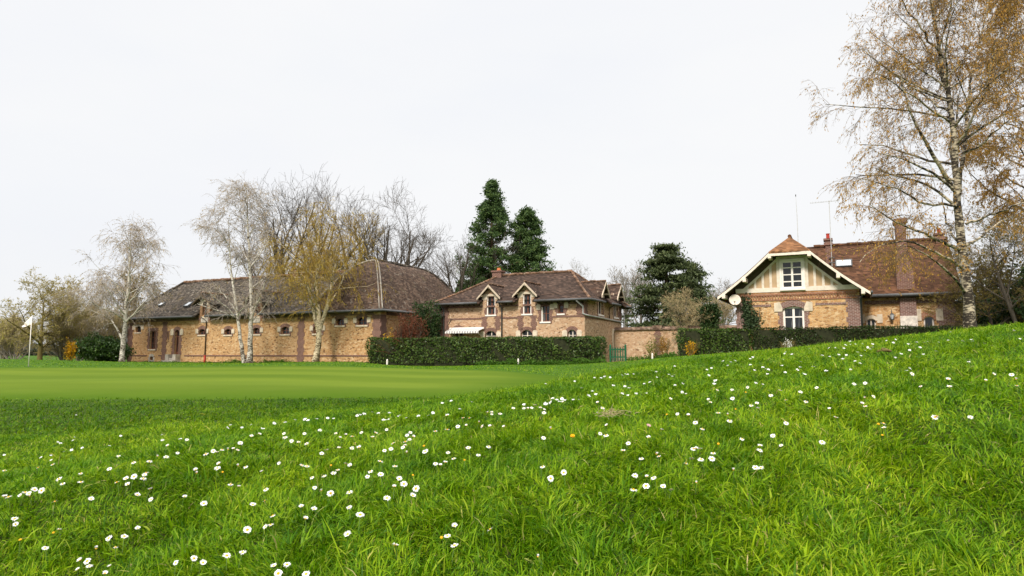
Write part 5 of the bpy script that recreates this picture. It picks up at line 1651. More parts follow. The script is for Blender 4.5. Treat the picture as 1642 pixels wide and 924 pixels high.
# weeds and creeping ground cover where walls and hedges meet the lawn
def cover(name, pts, width, h, n, label, mat, seed, leaf=.06):
    R = np.random.default_rng(seed); P_ = resample(np.array([[q_.x, q_.y, 0] for q_ in pts]), 60)
    i = R.integers(0, 60, n); xy = P_[i, :2] + R.normal(size=(n, 2)) * width
    hh_ = h * (.45 + .55 * np.clip(snoise(xy[:, 0], xy[:, 1], seed, 1.1) * .6 + .5, 0, 1.3))
    C = np.column_stack([xy, GZ(xy[:, 0], xy[:, 1]) + R.uniform(0, 1, n) * hh_])
    v_, q_ = leaves(C, leaf, R, asp=1.6)
    tag(obj(name, fast_mesh(name, v_, q_), mat), label, 'ground cover', kind='stuff')
M['leaf_weed'] = leafm('weed_leaves', [(.03, .09, .006), (.06, .14, .01), (.09, .18, .015)], .3, .4)
cover('ground_cover', [on(768, 42.0), on(860, 41.2), on(962, 40.2)], .22, .34, 4200, 'fresh green creeping growth along the foot of the long hedge', M['leaf_weed'], 141)
cover('wall_weeds', [gpt(372, 583, 50.8), gpt(378, 583, 50.6)], .3, .30, 500, 'clump of weeds at the foot of the stable wall by the two stemmed birch', M['leaf_weed'], 142)
cover('wall_weeds', [gpt(424, 584, 49.5), gpt(462, 584, 48.6)], .18, .28, 1100, 'strip of weeds along the stable wall between the two middle birches', M['leaf_weed'], 143)
cover('wall_weeds', [on(1004, 49.0), on(1050, 47.0), on(1085, 43.0)], .25, .36, 2200, 'green weeds along the foot of the garden wall', M['leaf_weed'], 144)
cover('wall_weeds', [gpt(205, 583, 54.6), gpt(300, 583, 51.8), gpt(365, 584, 49.8), gpt(500, 584.5, 47.0), gpt(590, 585, 44.6)], .16, .14, 3000, 'thin uneven strip of long grass and weeds along the whole stable wall', M['leaf_weed'], 145)
# dark evergreens and thicket beyond the birch
gE = 'dark evergreens beyond the big birch'
for u, y, rx_, h, sd_, lab in ((1580, 40, 2.0, 3.1, 91, 'dark evergreen shrub right of the big birch trunk'), (1620, 44, 3.0, 5.2, 92, 'tall dark olive evergreen at the right edge'), (1600, 52, 3.6, 5.6, 93, 'deep green evergreen filling the gap behind the right hand shrubs'), (1665, 36, 2.4, 4.6, 94, 'dark evergreen bush cut by the right edge of the view')):
    bush(on(u, y), rx_, rx_ * .8, h, lab, (M['bark_dark'], M['bark_dark'], M['needle_dark'] if sd_ != 92 else leafm('olive_evergreen', [(.05, .05, .012), (.09, .075, .02), (.07, .075, .018)], .2, .5)), sd_, 9000, .12, name='evergreen_shrub', group=gE, lump=.3)
for u, y, vt, sp, sd_, lab in ((1592, 36, 395, 2.6, 95, 'olive brown leafless tree close right of the big birch'), (1640, 33, 330, 3.0, 96, 'olive brown leafless tree at the right edge above the evergreens')):
    p = on(u, y)
    bare(p, lab, top_h(u, vt, y) - p.z, sp, sd_, (M['bark_dark'], M['twig_brown'], M['bud_olive']), 'olive brown trees right of the big birch', n=(12, 8, 7, 5), r0=.12, up=.02, ang=42, fork=.15, buds=9000, bud_s=.045, tw_r=.006)
# second birch, its crown reaching in from beyond the right edge
p = on(1672, 26.0)
birch((p.x, p.y, p.z), 'golden brown birch crown reaching in from the right edge', [([(1672, 525), (1668, 400), (1664, 250), (1660, 100), (1655, -40)], .15)], 26.0, (2.9, 11),
      (M['birch_near'], M['twig_brown'], M['catkin_orange']), 97, 34, .24, .0042, 30000, .034, group=None, low=.2)
# ivy on the gabled house
R = np.random.default_rng(5)
iv = []
for u, v, su, sv, n in ((1199, 505, 5, 14, 500), (1208, 515, 6, 8, 350), (1195, 490, 3, 10, 120)):
    for _ in range(n):
        s_, z_ = gh.fac(u + R.normal() * su, v + R.normal() * sv)
        if s_ > .05: iv.append((s_, -.05 - abs(R.normal()) * .06, z_))
ie = empty('ivy', gh.c + gh.Ri.inverted() @ Vector((.6, 0, 0)), ROT, 'green ivy climbing the left end of the gabled house wall', 'climbing plant')
off = np.array([.6, 0, 0])
v_, q_ = leaves(np.array(iv) - off, .10, R)
obj('leaves', fast_mesh('leaves', v_, q_), M['leaf_ivy'], ie)
st0 = np.column_stack([R.uniform(.15, 1.3, 9), np.full(9, -.04), np.full(9, -.2)]) - off
S = runners(st0, np.column_stack([R.normal(0, .12, 9), np.zeros(9), np.ones(9)]), np.full(9, 3.0), 8, 0, .06, R); S[:, :, 1] = -.04
v_, q_ = tubes(S, taper(np.full(9, .02), 8, .4), 4); obj('stems', fast_mesh('stems', v_, q_), M['bark_grey'], ie)
# far woods on the horizon
for i, (x, y, ww, hh_) in enumerate([(-330, 400, 130, 9), (-215, 420, 110, 7), (-480, 430, 150, 11)]):
    R = np.random.default_rng(200 + i)
    n = 5000
    C = np.column_stack([x + R.uniform(-ww, ww, n), y + R.uniform(-14, 14, n), np.zeros(n)])
    zt_ = hh_ * (.62 + .25 * snoise(C[:, 0], C[:, 1], 6, 40) * .5 + .12 * snoise(C[:, 0], C[:, 1], 8, 11))
    C[:, 2] = GZ(C[:, 0], C[:, 1]) + R.uniform(0, 1, n) ** .7 * np.maximum(zt_, 2)
    v_, q_ = leaves(C, 2.0, R)
    o = obj('distant_woods', fast_mesh('distant_woods', v_, q_), leafm('distant_foliage', [(.04, .055, .035), (.07, .08, .05), (.09, .085, .06)], .1, .4, .02))
    tag(o, 'low line of distant woods on the horizon beyond the flagstick', 'woods', 'distant woods', kind='stuff')
# ---------------------------------------------------------------- garden wall, gate and small things
gw0 = on(992.5, 53.0); gw1 = facing(992.5, 53.0, 1186)
Lw = (gw1 - gw0).length
gwz = min(gw0.z, gw1.z)
gwl = Bld('garden_wall', 'stone garden wall with tiled coping linking the two houses behind the green gate', 'wall', (gw0.x, gw0.y, gwz))
zt = gwl.fac(1010, 529.2)[1]
Lw = gwl.fac(1186, 525)[0]
mb = MB(gwl.front()); mb.box(-.4, Lw + 1.5, -.7, zt, 0, .4); mb.build('wall', M['rubble_pink'], gwl.e)
cpg = MB(); cpg.patch((-.4, -.14, zt + .03), (Lw + 1.5, -.14, zt + .03), (Lw + 1.5, .2, zt + .22), (-.4, .2, zt + .22), .06, 40, 3, .012, 2)
cpg.patch((Lw + 1.5, .54, zt + .03), (-.4, .54, zt + .03), (-.4, .2, zt + .22), (Lw + 1.5, .2, zt + .22), .06, 40, 3, .012, 3)
cpg.build('coping', M['coping'], gwl.e)
quoins(gwl, gwl.front(), gwl.fac(1055, 550)[0], -.6, zt - .02, .36, 'brick')
cp2 = MB(gwl.front()); x = gwl.fac(1055, 550)[0]; cp2.box(x - .35, x + .35, zt + .06, zt + .30, -.19, .5); cp2.build('pier_cap', M['coping'], gwl.e)
# green picket gate, standing a little in front of the wall
g0 = on(979, 45.5); g1 = on(1003, 44.9)
ge = empty('garden_gate', (g0 + g1) / 2, math.atan2(g1.y - g0.y, g1.x - g0.x), 'small green picket gate between the long hedge and the garden wall', 'gate')
gwid = (g1 - g0).length
for sx, nm in ((-gwid / 2, 'post'), (gwid / 2, 'post')):
    p_ = MB(); p_.box(sx - .055, sx + .055, -.3, 1.08, -.05, .05); p_.add([(sx - .055, -.05, 1.081), (sx + .055, -.05, 1.081), (sx + .055, .05, 1.081), (sx - .055, .05, 1.081), (sx, 0, 1.17)], [(0, 1, 4), (1, 2, 4), (2, 3, 4), (3, 0, 4), (3, 2, 1, 0)])
    p_.build(nm, M['green_paint'], ge)
for z in (.28, .78):
    r_ = MB(); r_.box(-gwid / 2 + .056, gwid / 2 - .056, z, z + .08, .0, .04); r_.build('rail', M['green_paint'], ge)
n = 5
for i in range(n):
    x = -gwid / 2 + gwid * (i + 1) / (n + 1)
    k_ = MB(); k_.prism([(x - .035, .06), (x + .035, .06), (x + .035, .90), (x, .98), (x - .035, .90)], -.025, -.001); k_.build('picket', M['green_paint'], ge)
hb = MB(); hb.box(gwid / 2 - .2, gwid / 2 - .06, .84, .88, -.05, -.03); hb.build('latch', M['zinc'], ge)
# leaning brace beside the gate
p = on(973, 45.6)
br = empty('wooden_prop', p, 0, 'slim dark wooden prop leaning beside the green gate', 'prop')
m_ = MB(); m_.tube([(-.42, 0, -.05), (.22, .1, .95)], [.025, .02], 6); m_.build('pole', M['bark_dark'], br)
m_ = MB(); m_.tube([(.20, .1, .90), (.20, .1, -.05)], [.015, .015], 6); m_.build('stake', M['bark_dark'], br)

# white marker posts
for u, y, lab in ((621, 43.2, 'short white marker post in front of the left end of the long hedge'), (831, 41.4, 'short white marker post in front of the middle of the long hedge'), (1046, 43, 'short white marker post in front of the garden wall')):
    p = on(u, y)
    e_ = empty('marker_post', p, 0, lab, 'marker post', 'white marker posts')
    q_ = MB(); q_.tube([(0, 0, -.1), (0, 0, .30), (0, 0, .33)], [.055, .055, .03], 8); q_.build('post', M['white'], e_)
    q_ = MB(); q_.tube([(0, 0, .331), (0, 0, .37)], [.045, .02], 8); q_.build('cap', M['white'], e_)
# flagstick
fy = 28.0
p = on(47, fy)
fl = empty('flagstick', p, 0, 'white golf flagstick with a limp white flag on the putting green', 'flagstick')
H = top_h(51, 507, fy) - p.z
tipx = UN(51, 507, fy).x - p.x
q_ = MB(); q_.tube([(0, 0, -.1), (tipx, 0, H)], [.016, .013], 8); q_.build('pole', M['white'], fl, smooth=True)
# hanging cloth: grid from the pole, falling in folds to the left
W_, Hh = 12, 9
vs_ = []
for j in range(Hh + 1):
    for i in range(W_ + 1):
        s, t = i / W_, j / Hh
        px = tipx * (1 - t * .15) - .36 * s * (1 - .2 * t) - .02
        pz = H - .02 - t * .34 - s * (.10 + .33 * (1 - t) ** 1.0 * .9)
        py = .05 * math.sin(s * 9 + t * 2) * s + .02 * math.sin(s * 17 + t)
        vs_.append((px, py, pz))
fs = [(j * (W_ + 1) + i, j * (W_ + 1) + i + 1, (j + 1) * (W_ + 1) + i + 1, (j + 1) * (W_ + 1) + i) for j in range(Hh) for i in range(W_)]
q_ = MB(); q_.add(vs_, fs); fo = q_.build('flag', M['white'], fl, smooth=True)
so_ = fo.modifiers.new('thick', 'SOLIDIFY'); so_.thickness = .004
# small dark printed crest on the cloth
q_ = MB()
def flagpt(s, t, o=-.012):
    px = tipx * (1 - t * .15) - .36 * s * (1 - .2 * t) - .02
    return (px, .05 * math.sin(s * 9 + t * 2) * s + .02 * math.sin(s * 17 + t) + o, H - .02 - t * .34 - s * (.10 + .33 * (1 - t)))
for s0, s1, t0, t1 in ((.52, .66, .55, .64), (.54, .62, .68, .80), (.68, .75, .56, .74)):
    q_.quad(flagpt(s0, t0), flagpt(s1, t0), flagpt(s1, t1), flagpt(s0, t1))
q_.build('printed_crest', plain('flag_print', (.28, .10, .10), .8), fo)
cu = MB(); cu.tube([(0, 0, .012), (0, 0, .016)], [.06, .06], 12); cu.build('hole_cup', M['zinc'], fl)

# satellite dish
def world(b, p):
    return b.c + b.Ri.inverted() @ Vector(p)
s_, z_ = gh.fac(1178.5, 481, -.55)
de = empty('satellite_dish', world(gh, (s_, -.55, z_)), ROT, 'round cream satellite dish on the left corner of the gabled house', 'satellite dish')
q_ = MB(); R0 = .33; vs_, fs = [(0, .09, 0)], []
for j in range(1, 6):
    for k in range(20):
        a = 2 * math.pi * k / 20; rr = R0 * j / 5; vs_.append((rr * math.cos(a), .09 * (1 - (j / 5) ** 2), rr * math.sin(a)))
for k in range(20):
    fs.append((0, 1 + k, 1 + (k + 1) % 20))
    for j in range(4):
        a = 1 + j * 20; fs.append((a + k, a + 20 + k, a + 20 + (k + 1) % 20, a + (k + 1) % 20))
q_.add(vs_, fs); do_ = q_.build('reflector', M['cream_wood'], de, smooth=True); so_ = do_.modifiers.new('thick', 'SOLIDIFY'); so_.thickness = .015
do_.rotation_euler = (math.radians(-14), 0, math.radians(12))
q_ = MB(); q_.tube([(.0, .0, -.30), (.02, -.28, -.14)], .012, 5); q_.box(-.03, .07, -.17, -.11, -.34, -.27); q_.build('feed_arm', M['zinc'], de)
q_ = MB(); q_.tube([(0, .1, 0), (.15, .42, -.05), (-s_ + .1, .58, -.05)], .022, 6); q_.build('bracket', M['zinc'], de)
# wall lantern
s_, z_ = gh.fac(1430, 509, YW)
le = empty('wall_lantern', world(gh, (s_, YW, z_)), ROT, 'dark iron wall lantern beside the white painted chimney breast', 'lantern')
q_ = MB(); q_.tube([(0, -.02, .45), (0, -.02, -.35)], .02, 6); q_.tube([(0, -.02, .25), (0, -.15, .33), (0, -.27, .25)], .015, 6); q_.tube([(-.2, -.03, .15), (-.12, -.03, .02), (0, -.03, -.12), (.12, -.03, .02), (.2, -.03, .15)], .013, 5); q_.build('bracket', M['zinc'], le)
q_ = MB(); q_.tube([(0, -.27, .24), (0, -.27, .18), (0, -.27, .15)], [.02, .10, .13], 6); q_.tube([(0, -.27, -.12), (0, -.27, -.18)], [.07, .03], 6)
for k in range(6):
    a = k * math.pi / 3; q_.tube([(.125 * math.cos(a), -.27 + .125 * math.sin(a), .15), (.07 * math.cos(a), -.27 + .07 * math.sin(a), -.12)], .008, 4)
q_.build('cage', M['zinc'], le)
q_ = MB(); q_.tube([(0, -.27, .149), (0, -.27, -.119)], [.115, .062], 6); q_.build('glass', M['sky_glass'], le)
# whip antenna and television aerial
xm_, zm_ = gh.fac(1279.5, 381, 2.5)
ae = empty('whip_antenna', world(gh, (xm_, 2.5, zm_ - .4)), ROT, 'thin vertical whip antenna standing on the gable roof', 'antenna')
H_ = gh.fac(1278.5, 315, 2.5)[1] - zm_ + .4
q_ = MB(); q_.tube([(0, 0, -.4), (0, 0, H_ * .6), (-.03, 0, H_)], [.022, .018, .008], 6); q_.build('mast', M['zinc_light'], ae)
q_ = MB(); q_.tube([(-.03, 0, H_), (-.03, 0, H_ + .12)], [.03, .03], 6); q_.build('tip', M['zinc'], ae)
xm_, zm_ = gh.fac(1333, 400, 3.55)
te = empty('television_aerial', world(gh, (xm_, 3.55, zm_ - .6)), ROT, 'television aerial with a long horizontal boom strapped to the chimney', 'aerial')
H_ = gh.fac(1331, 322, 3.55)[1] - zm_ + .6
q_ = MB(); q_.tube([(0, -.06, -.6), (0, -.06, H_)], [.024, .02], 6); q_.build('mast', M['zinc_light'], te)
xb0 = gh.fac(1299, 325, 3.5)[0] - xm_; xb1 = gh.fac(1346, 325, 3.5)[0] - xm_
q_ = MB(); q_.tube([(xb0, -.06, H_ - .06), (xb1, -.06, H_ - .06)], [.013, .013], 5); q_.build('boom', M['zinc_light'], te)
q_ = MB(); x = xb0 + .03; k = 0
while x < xb1:
    q_.tube([(x, -.06 - .16 - .05 * (k % 2), H_ - .04), (x, -.06 + .16 + .05 * (k % 2), H_ - .04)], .006, 4); x += .09; k += 1
q_.build('elements', M['zinc_light'], te)
q_ = MB(); q_.box(-.16, .16, -.25, -.20, -.1, .02); q_.box(-.16, .16, .05, .10, -.1, .02); q_.build('strap', M['zinc'], te)
# blue tarpaulin glimpsed under the hedge
a = on(1194, 38.0)
t_ = empty('blue_tarpaulin', (a.x, a.y - .35, a.z), ROT, 'scrap of bright blue tarpaulin at the foot of the hedges', 'tarpaulin')
q_ = MB(); q_.patch((-.3, .3, -.05), (.45, .3, -.05), (.4, .5, .22), (-.3, .5, .20), .012, 10, 6, .03, 1); q_.build('sheet', M['blue'], t_)
# piece of fallen wood on the bank
p = hit(1423, 567, .02)
w_ = empty('fallen_wood', (p.x, p.y, gz(p.x, p.y)), .3, 'small piece of brown rotten wood lying in the grass near the top of the bank', 'wood')
q_ = MB(); q_.tube([(-.045, .01, .055), (-.01, 0, .06), (.03, .01, .05), (.05, 0, .052)], [.010, .016, .014, .006], 7); q_.tube([(-.05, .02, .065), (-.015, .015, .075)], [.004, .006], 6); q_.build('log', M['bark_moss'], w_, smooth=True)
q_ = MB(); q_.tube([(-.10, .02, .045), (-.085, .0, .055), (-.07, -.01, .05)], [.006, .008, .004], 6); q_.build('chip', M['bark_moss'], w_, smooth=True)
w_.scale = (.62, .62, .62)

# ---------------------------------------------------------------- grass blades
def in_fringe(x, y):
    """the uncut collar in the dip before the green, its shade coloured into the blades"""
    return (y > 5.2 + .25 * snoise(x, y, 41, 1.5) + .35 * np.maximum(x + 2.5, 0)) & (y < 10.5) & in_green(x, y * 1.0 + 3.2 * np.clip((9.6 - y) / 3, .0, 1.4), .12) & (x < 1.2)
def blades(n, r0, r1, seed, L0, w0, K, dens_pow, fringe=None, spread=.80):
    R = np.random.default_rng(seed)
    # radius with density falling outwards
    a = 2 - dens_pow
    u = R.uniform(size=n)
    r = (r0 ** a + u * (r1 ** a - r0 ** a)) ** (1 / a)
    th = R.uniform(-spread, spread, n)
    x, y = r * np.sin(th), r * np.cos(th)
    if r1 > 8:
        keep = ~in_green(x + .25 * snoise(x, y, 61, .5), y + .2 * snoise(x, y, 62, .4), -.012) & (r * np.abs(np.sin(th)) < 60)
        x, y, r = x[keep], y[keep], r[keep]
    if fringe is not None:
        keep = in_fringe(x, y) == fringe
        x, y, r = x[keep], y[keep], r[keep]
    n = len(x)
    z = GZ(x, y) - .006
    patch_ = snoise(x, y, 21, .45); patch2 = snoise(x, y, 22, 1.9); cl = snoise(x, y, 23, .16)
    L_ = L0 * R.lognormal(0, .33, n) * np.clip(1 + .28 * patch_ + .18 * cl, .65, 1.6)
    w_ = w0 * R.uniform(.55, 1.5, n) * (1 + .8 * (R.uniform(size=n) < .06))
    az = 2.2 * snoise(x, y, 24, .5) + 1.3 * snoise(x, y, 25, .13) + R.normal(0, 1.0, n)
    lean = np.abs(R.normal(.68, .34, n)) + .12 * cl
    bend = np.abs(R.normal(.75, .45, n))
    hx, hy = np.cos(az), np.sin(az)
    P = np.empty((n, K, 3)); P[:, 0] = np.column_stack([x, y, z])
    for k in range(1, K):
        an = np.clip(lean + bend * (k - 1) / (K - 2 if K > 2 else 1) * .9, 0, 1.75)
        s = L_ / (K - 1)
        P[:, k] = P[:, k - 1] + np.column_stack([hx * np.sin(an) * s, hy * np.sin(an) * s, np.cos(an) * s])
    # width axis: roughly across the bending direction, turned at random
    tw = R.normal(0, .7, n)
    wx = np.column_stack([-hy * np.cos(tw), hx * np.cos(tw), np.sin(tw)])
    prof_ = np.array([.8, 1, .8, .45, 0])[:K] if K == 5 else (np.array([.9, 1, .65, 0]) if K == 4 else np.array([1, .8, 0]))
    V = []
    for k in range(K - 1):
        o = wx * (w_ * prof_[k] / 2)[:, None]
        V += [P[:, k] - o, P[:, k] + o]
    V.append(P[:, -1])
    V = np.stack(V, 1)
    m_ = V.shape[1]; b = np.arange(n)[:, None] * m_
    qs = np.concatenate([b + np.array([[2 * k, 2 * k + 1, 2 * k + 3, 2 * k + 2]]) for k in range(K - 2)])
    ts = b + np.array([[2 * (K - 2), 2 * (K - 2) + 1, m_ - 1]])
    return V.reshape(-1, 3), qs, ts
m = NM('grass_blade')
g = m.n('ShaderNodeNewGeometry')
c = m.ramp(g.outputs['Random Per Island'], [(0, (.030, .098, .001)), (.3, (.078, .195, .002)), (.62, (.165, .310, .004)), (.9, (.250, .385, .010)), (.985, (.30, .38, .03)), (1, (.50, .42, .18))])
pt_ = m.noise(.55, 4, kind='Object'); pt2 = m.noise(2.6, 4, kind='Object')
c = m.mix(.8, c, m.ramp(pt_, [(.32, (.48, .66, .6)), (.5, (1, 1, 1)), (.70, (1.40, 1.20, 1.3))]), 'MULTIPLY')
c = m.mix(.7, c, m.ramp(pt2, [(.34, (.50, .68, .6)), (.66, (1.40, 1.22, 1.2))]), 'MULTIPLY')
m.done(c, .45, spec=.12)
tr = m.n('ShaderNodeBsdfTranslucent', {'Color': c})
mx = m.n('ShaderNodeMixShader', {0: .38, 1: m.b.outputs[0], 2: tr.outputs[0]})
m.t.links.new(mx.outputs[0], m.o.inputs['Surface'])
M['blade'] = m.m
parts = [blades(430000, .95, 2.6, 301, .027, .0024, 4, .9, None, 1.42), blades(500000, 2.6, 6.5, 302, .026, .0034, 4, 1.2, False, 1.38), blades(200000, 6.5, 16, 303, .030, .0075, 3, 1.3, False, 1.25), blades(90000, 16, 50, 304, .035, .020, 3, 1.3)]
def tufts(px, seed):
    R = np.random.default_rng(seed); cx_, cy_, rr_ = [], [], []
    for u, v, k in px:
        p = hit(u, v, .03)
        cx_ += list(p.x + R.normal(0, .022, k)); cy_ += list(p.y + R.normal(0, .016, k))
    x, y = np.array(cx_), np.array(cy_); n = len(x); K = 5
    L_ = R.uniform(.035, .072, n); w_ = R.uniform(.0028, .0052, n); az = R.uniform(0, 6.28, n); lean = np.abs(R.normal(.75, .3, n)); bend = np.abs(R.normal(.6, .3, n))
    P = np.empty((n, K, 3)); P[:, 0] = np.column_stack([x, y, GZ(x, y)])
    for k in range(1, K):
        an = np.clip(lean + bend * (k - 1) / 3, 0, 1.7); s = L_ / 4
        P[:, k] = P[:, k - 1] + np.column_stack([np.cos(az) * np.sin(an) * s, np.sin(az) * np.sin(an) * s, np.cos(an) * s])
    wx = np.column_stack([-np.sin(az), np.cos(az), np.zeros(n)]); V = []
    for k, f_ in enumerate((.7, 1, .9, .5)):
        o = wx * (w_ * f_ / 2)[:, None]; V += [P[:, k] - o, P[:, k] + o]
    V = np.stack(V + [P[:, -1]], 1); b = np.arange(n)[:, None] * 9
    return V.reshape(-1, 3), np.concatenate([b + np.array([[2 * k, 2 * k + 1, 2 * k + 3, 2 * k + 2]]) for k in range(3)]), b + np.array([[6, 7, 8]])
TR_ = np.random.default_rng(55)
parts.append(tufts([(1180, 905, 46), (1290, 880, 40), (1340, 845, 30), (1395, 850, 34), (880, 800, 26), (540, 800, 26), (700, 900, 30), (470, 860, 24), (330, 800, 22), (1120, 880, 26), (1560, 880, 34), (150, 830, 22), (1010, 760, 22), (1480, 790, 26), (1230, 800, 24)]
                   + [(TR_.uniform(30, 1610), TR_.uniform(690, 915), int(TR_.uniform(8, 22))) for _ in range(90)], 56))
off = 0; AV, AQ, AT = [], [], []
for v_, q_, t_ in parts:
    AV.append(v_); AQ.append(q_ + off); AT.append(t_ + off); off += len(v_)
me = fast_mesh('grass', np.concatenate(AV), np.concatenate(AQ), np.concatenate(AT), smooth=True)
tag(obj('grass', me, M['blade']), 'long spring grass covering the bank and the lawn around the green', 'grass', kind='stuff')
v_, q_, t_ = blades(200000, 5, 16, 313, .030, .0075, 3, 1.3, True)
M['blade_dark'] = M['blade'].copy(); M['blade_dark'].name = 'shaded_grass_blade'  # darker blade copy: shade of the slope facing away put into its colour
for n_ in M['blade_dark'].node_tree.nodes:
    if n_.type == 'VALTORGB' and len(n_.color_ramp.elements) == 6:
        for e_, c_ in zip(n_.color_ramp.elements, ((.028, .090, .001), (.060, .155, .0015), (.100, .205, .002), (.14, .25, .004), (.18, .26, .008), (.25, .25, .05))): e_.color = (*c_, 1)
tag(obj('shaded_rough_grass', fast_mesh('shaded_rough_grass', v_, q_, t_, smooth=True), M['blade_dark']), 'rough grass darkened like shade in the dip along the near edge of the putting green', 'grass', kind='stuff')
# withered tuft on the bank
p = hit(982, 672, .02)
R = np.random.default_rng(9); n = 60
S = runners(np.column_stack([p.x + R.normal(0, .030, n), p.y + R.normal(0, .025, n), np.zeros(n)]), np.column_stack([R.normal(0, 1, n), R.normal(0, 1, n), np.full(n, .5)]), R.uniform(.02, .045, n), 5, -.12, .2, R)
S[:, :, 2] += GZ(S[:, 0, 0], S[:, 0, 1])[:, None] + .035
v_, q_ = tubes(S, taper(np.full(n, .0012), 5, .5), 3)
tag(obj('withered_grass', fast_mesh('withered_grass', v_, q_), leafm('straw', [(.38, .31, .15), (.52, .43, .24), (.30, .24, .11)], .2, .2)), 'patch of withered straw coloured grass on the bank below the gate', 'dry grass', kind='stuff')

# ---------------------------------------------------------------- daisies
D1 = [(398,85),(431,183),(386,200),(381,217),(302,226),(316,232),(630,194),(373,268),(335,275),(429,255),(571,246),(22,294),(265,296),(213,307),(267,320),(275,341),(199,358),(24,371),(618,298),(571,365),(697,335),(779,332),(820,306),(867,305),(927,281),(941,208),(975,215),(875,241),(848,216),(845,187),(1203,136),(1188,150),(1262,149),(1309,135),(1312,198),(1254,228),(1113,272),(1159,266),(1190,268),(1217,262),(1240,266),(1074,289),(1133,284),(421,388),(420,438),(308,422),(327,446),(217,481),(179,480),(151,500),(132,493),(105,510),(155,514),(45,511),(24,506),(286,543),(475,528),(610,438),(658,419),(699,407),(747,415),(762,393),(754,403),(666,452),(784,471),(716,510),(789,524),(964,510),(1020,379),(1026,395),(1134,366),(1142,344),(1162,389,1),(1243,351),(1282,358),(1203,450),(1246,460),(1064,543),(1319,559),(76,626),(82,656),(308,688),(279,698,1),(106,730,1),(236,778),(568,734),(648,720),(718,678),(502,784),(603,779),(417,847),(455,851),(407,893),(466,880),(571,880),(548,910),(917,857),(1012,829),(1059,862),(1183,819),(1266,805),(1290,691)]
D2 = [(37,156),(97,127),(154,122),(208,108),(257,106),(272,113),(318,104),(375,100),(406,102),(335,160),(255,178),(20,184),(147,180),(153,201),(187,222),(223,228),(266,232),(418,181),(470,190),(504,199),(440,204),(551,172),(610,198),(626,178),(683,160),(434,260),(502,260),(538,256),(370,271),(345,281),(530,88),(546,82),(567,79),(610,70),(640,75),(698,74),(668,112),(690,108),(702,100),(747,90,1),(788,100),(849,89),(902,88),(1000,87),(925,73),(974,22),(1020,10),(1127,16),(1065,54),(1082,101),(1115,103),(1165,118),(1055,143),(1099,140),(1181,148),(1222,142),(1294,146),(1210,75),(1232,66),(1232,82),(1275,77),(937,168),(1000,160),(807,181),(790,194),(823,197),(803,212),(781,224),(717,231),(706,257),(780,240),(768,256),(790,283),(672,274),(650,325),(727,356),(598,383),(583,405),(652,395),(1004,283),(1034,314),(1090,316,1),(1109,254),(1215,257),(1162,293),(878,244,1),(938,339),(964,348),(990,338),(885,273),(240,347),(267,356),(394,345,1),(470,342),(492,342),(428,370),(406,384),(358,404),(293,417),(308,469),(344,481),(390,491),(122,334),(31,381),(53,474),(49,531),(238,558),(303,583),(260,629),(89,617),(52,665),(78,659),(490,488),(488,566),(545,614),(480,715),(723,458),(773,449),(749,424),(819,508),(836,475),(685,516),(821,400,1),(1038,664),(970,724,1),(1000,724),(1038,768),(1224,688),(94,874),(163,871),(118,910),(263,914),(729,775)]
D3 = [(221,224),(407,207),(534,184),(599,176),(575,186),(635,182),(714,168),(730,160),(746,163),(784,161),(931,145),(1049,110),(901,138),(1012,163),(1032,175),(1047,167),(935,182),(889,213),(853,224),(1051,233),(1101,222),(1097,274),(1122,289),(1022,320),(864,283),(801,288),(713,288),(748,297),(729,240),(753,252),(655,236),(519,271),(498,300),(542,291),(453,250),(397,326),(439,325),(264,318),(251,344),(292,328),(325,320),(342,329),(309,338),(330,342),(220,352),(151,365),(106,377),(131,384),(80,384),(80,358),(12,386),(187,377),(211,388),(209,406),(553,345),(586,381),(552,415),(255,509),(206,575),(613,498),(571,545),(608,557),(881,568),(966,517),(880,495,2),(751,613),(718,655),(1066,424),(1137,425),(998,419,1),(1227,514),(1182,477),(1265,320),(1278,340),(1323,268),(1417,266),(1420,318),(1310,205),(1303,224),(1268,168),(1285,123),(1256,133),(1296,113),(1409,43),(1438,76),(1409,83),(1388,106),(1359,77),(1534,64),(1550,52),(1535,101),(1595,89),(1615,117),(1531,148),(1562,137),(1634,130),(1571,220),(1615,231),(1517,245),(1505,276,1),(1577,348),(1583,381),(1540,365),(1328,413),(1389,423),(1402,461),(1440,390,1),(1481,584),(1597,628),(1595,656),(1329,606,1),(1168,640),(1185,635),(1210,647),(1296,676),(1287,700),(1159,708),(1217,712),(947,690),(835,712),(932,674)]
D4 = [(206,210),(262,228),(341,271),(386,278),(113,250),(108,260),(153,263),(99,297),(208,309),(285,340),(205,342),(188,360),(112,376),(92,335,1),(232,387),(365,366),(8,358),(2,386),(485,207),(512,183),(513,203),(545,201),(590,199),(475,228),(421,224),(383,225),(652,201),(653,219),(622,221),(602,240),(637,232),(557,250),(490,269),(468,292),(580,273),(543,305),(575,319),(540,340),(516,357),(624,363),(443,266,1),(737,180),(794,173),(780,193),(872,200),(925,190),(970,190),(990,186),(945,222),(880,240),(828,260),(793,286),(965,264),(1044,246),(1061,190),(1135,126),(1118,178),(1208,182),(1268,183),(1260,172),(1526,117),(1562,169),(1580,153),(1342,198),(1254,301),(1245,312,1),(862,364),(882,353),(895,383),(605,445),(538,452),(306,470),(80,488),(23,520),(116,549),(206,500),(240,555),(604,532),(657,526),(586,571),(606,588),(1118,416),(1126,461),(1400,385),(1350,424),(1510,395),(1536,418),(1542,459),(386,613),(424,656),(118,686),(36,772),(86,823),(340,808),(718,687),(688,697,1),(721,723),(712,765,1),(1035,661),(1255,650),(1048,660),(948,461)]
D5 = [(200,46),(252,109),(794,93),(870,97),(914,118),(865,163),(785,188),(975,157),(1028,182),(1426,57),(1567,39),(1602,48),(1122,15),(1188,132),(170,618),(336,70)]
pix = []
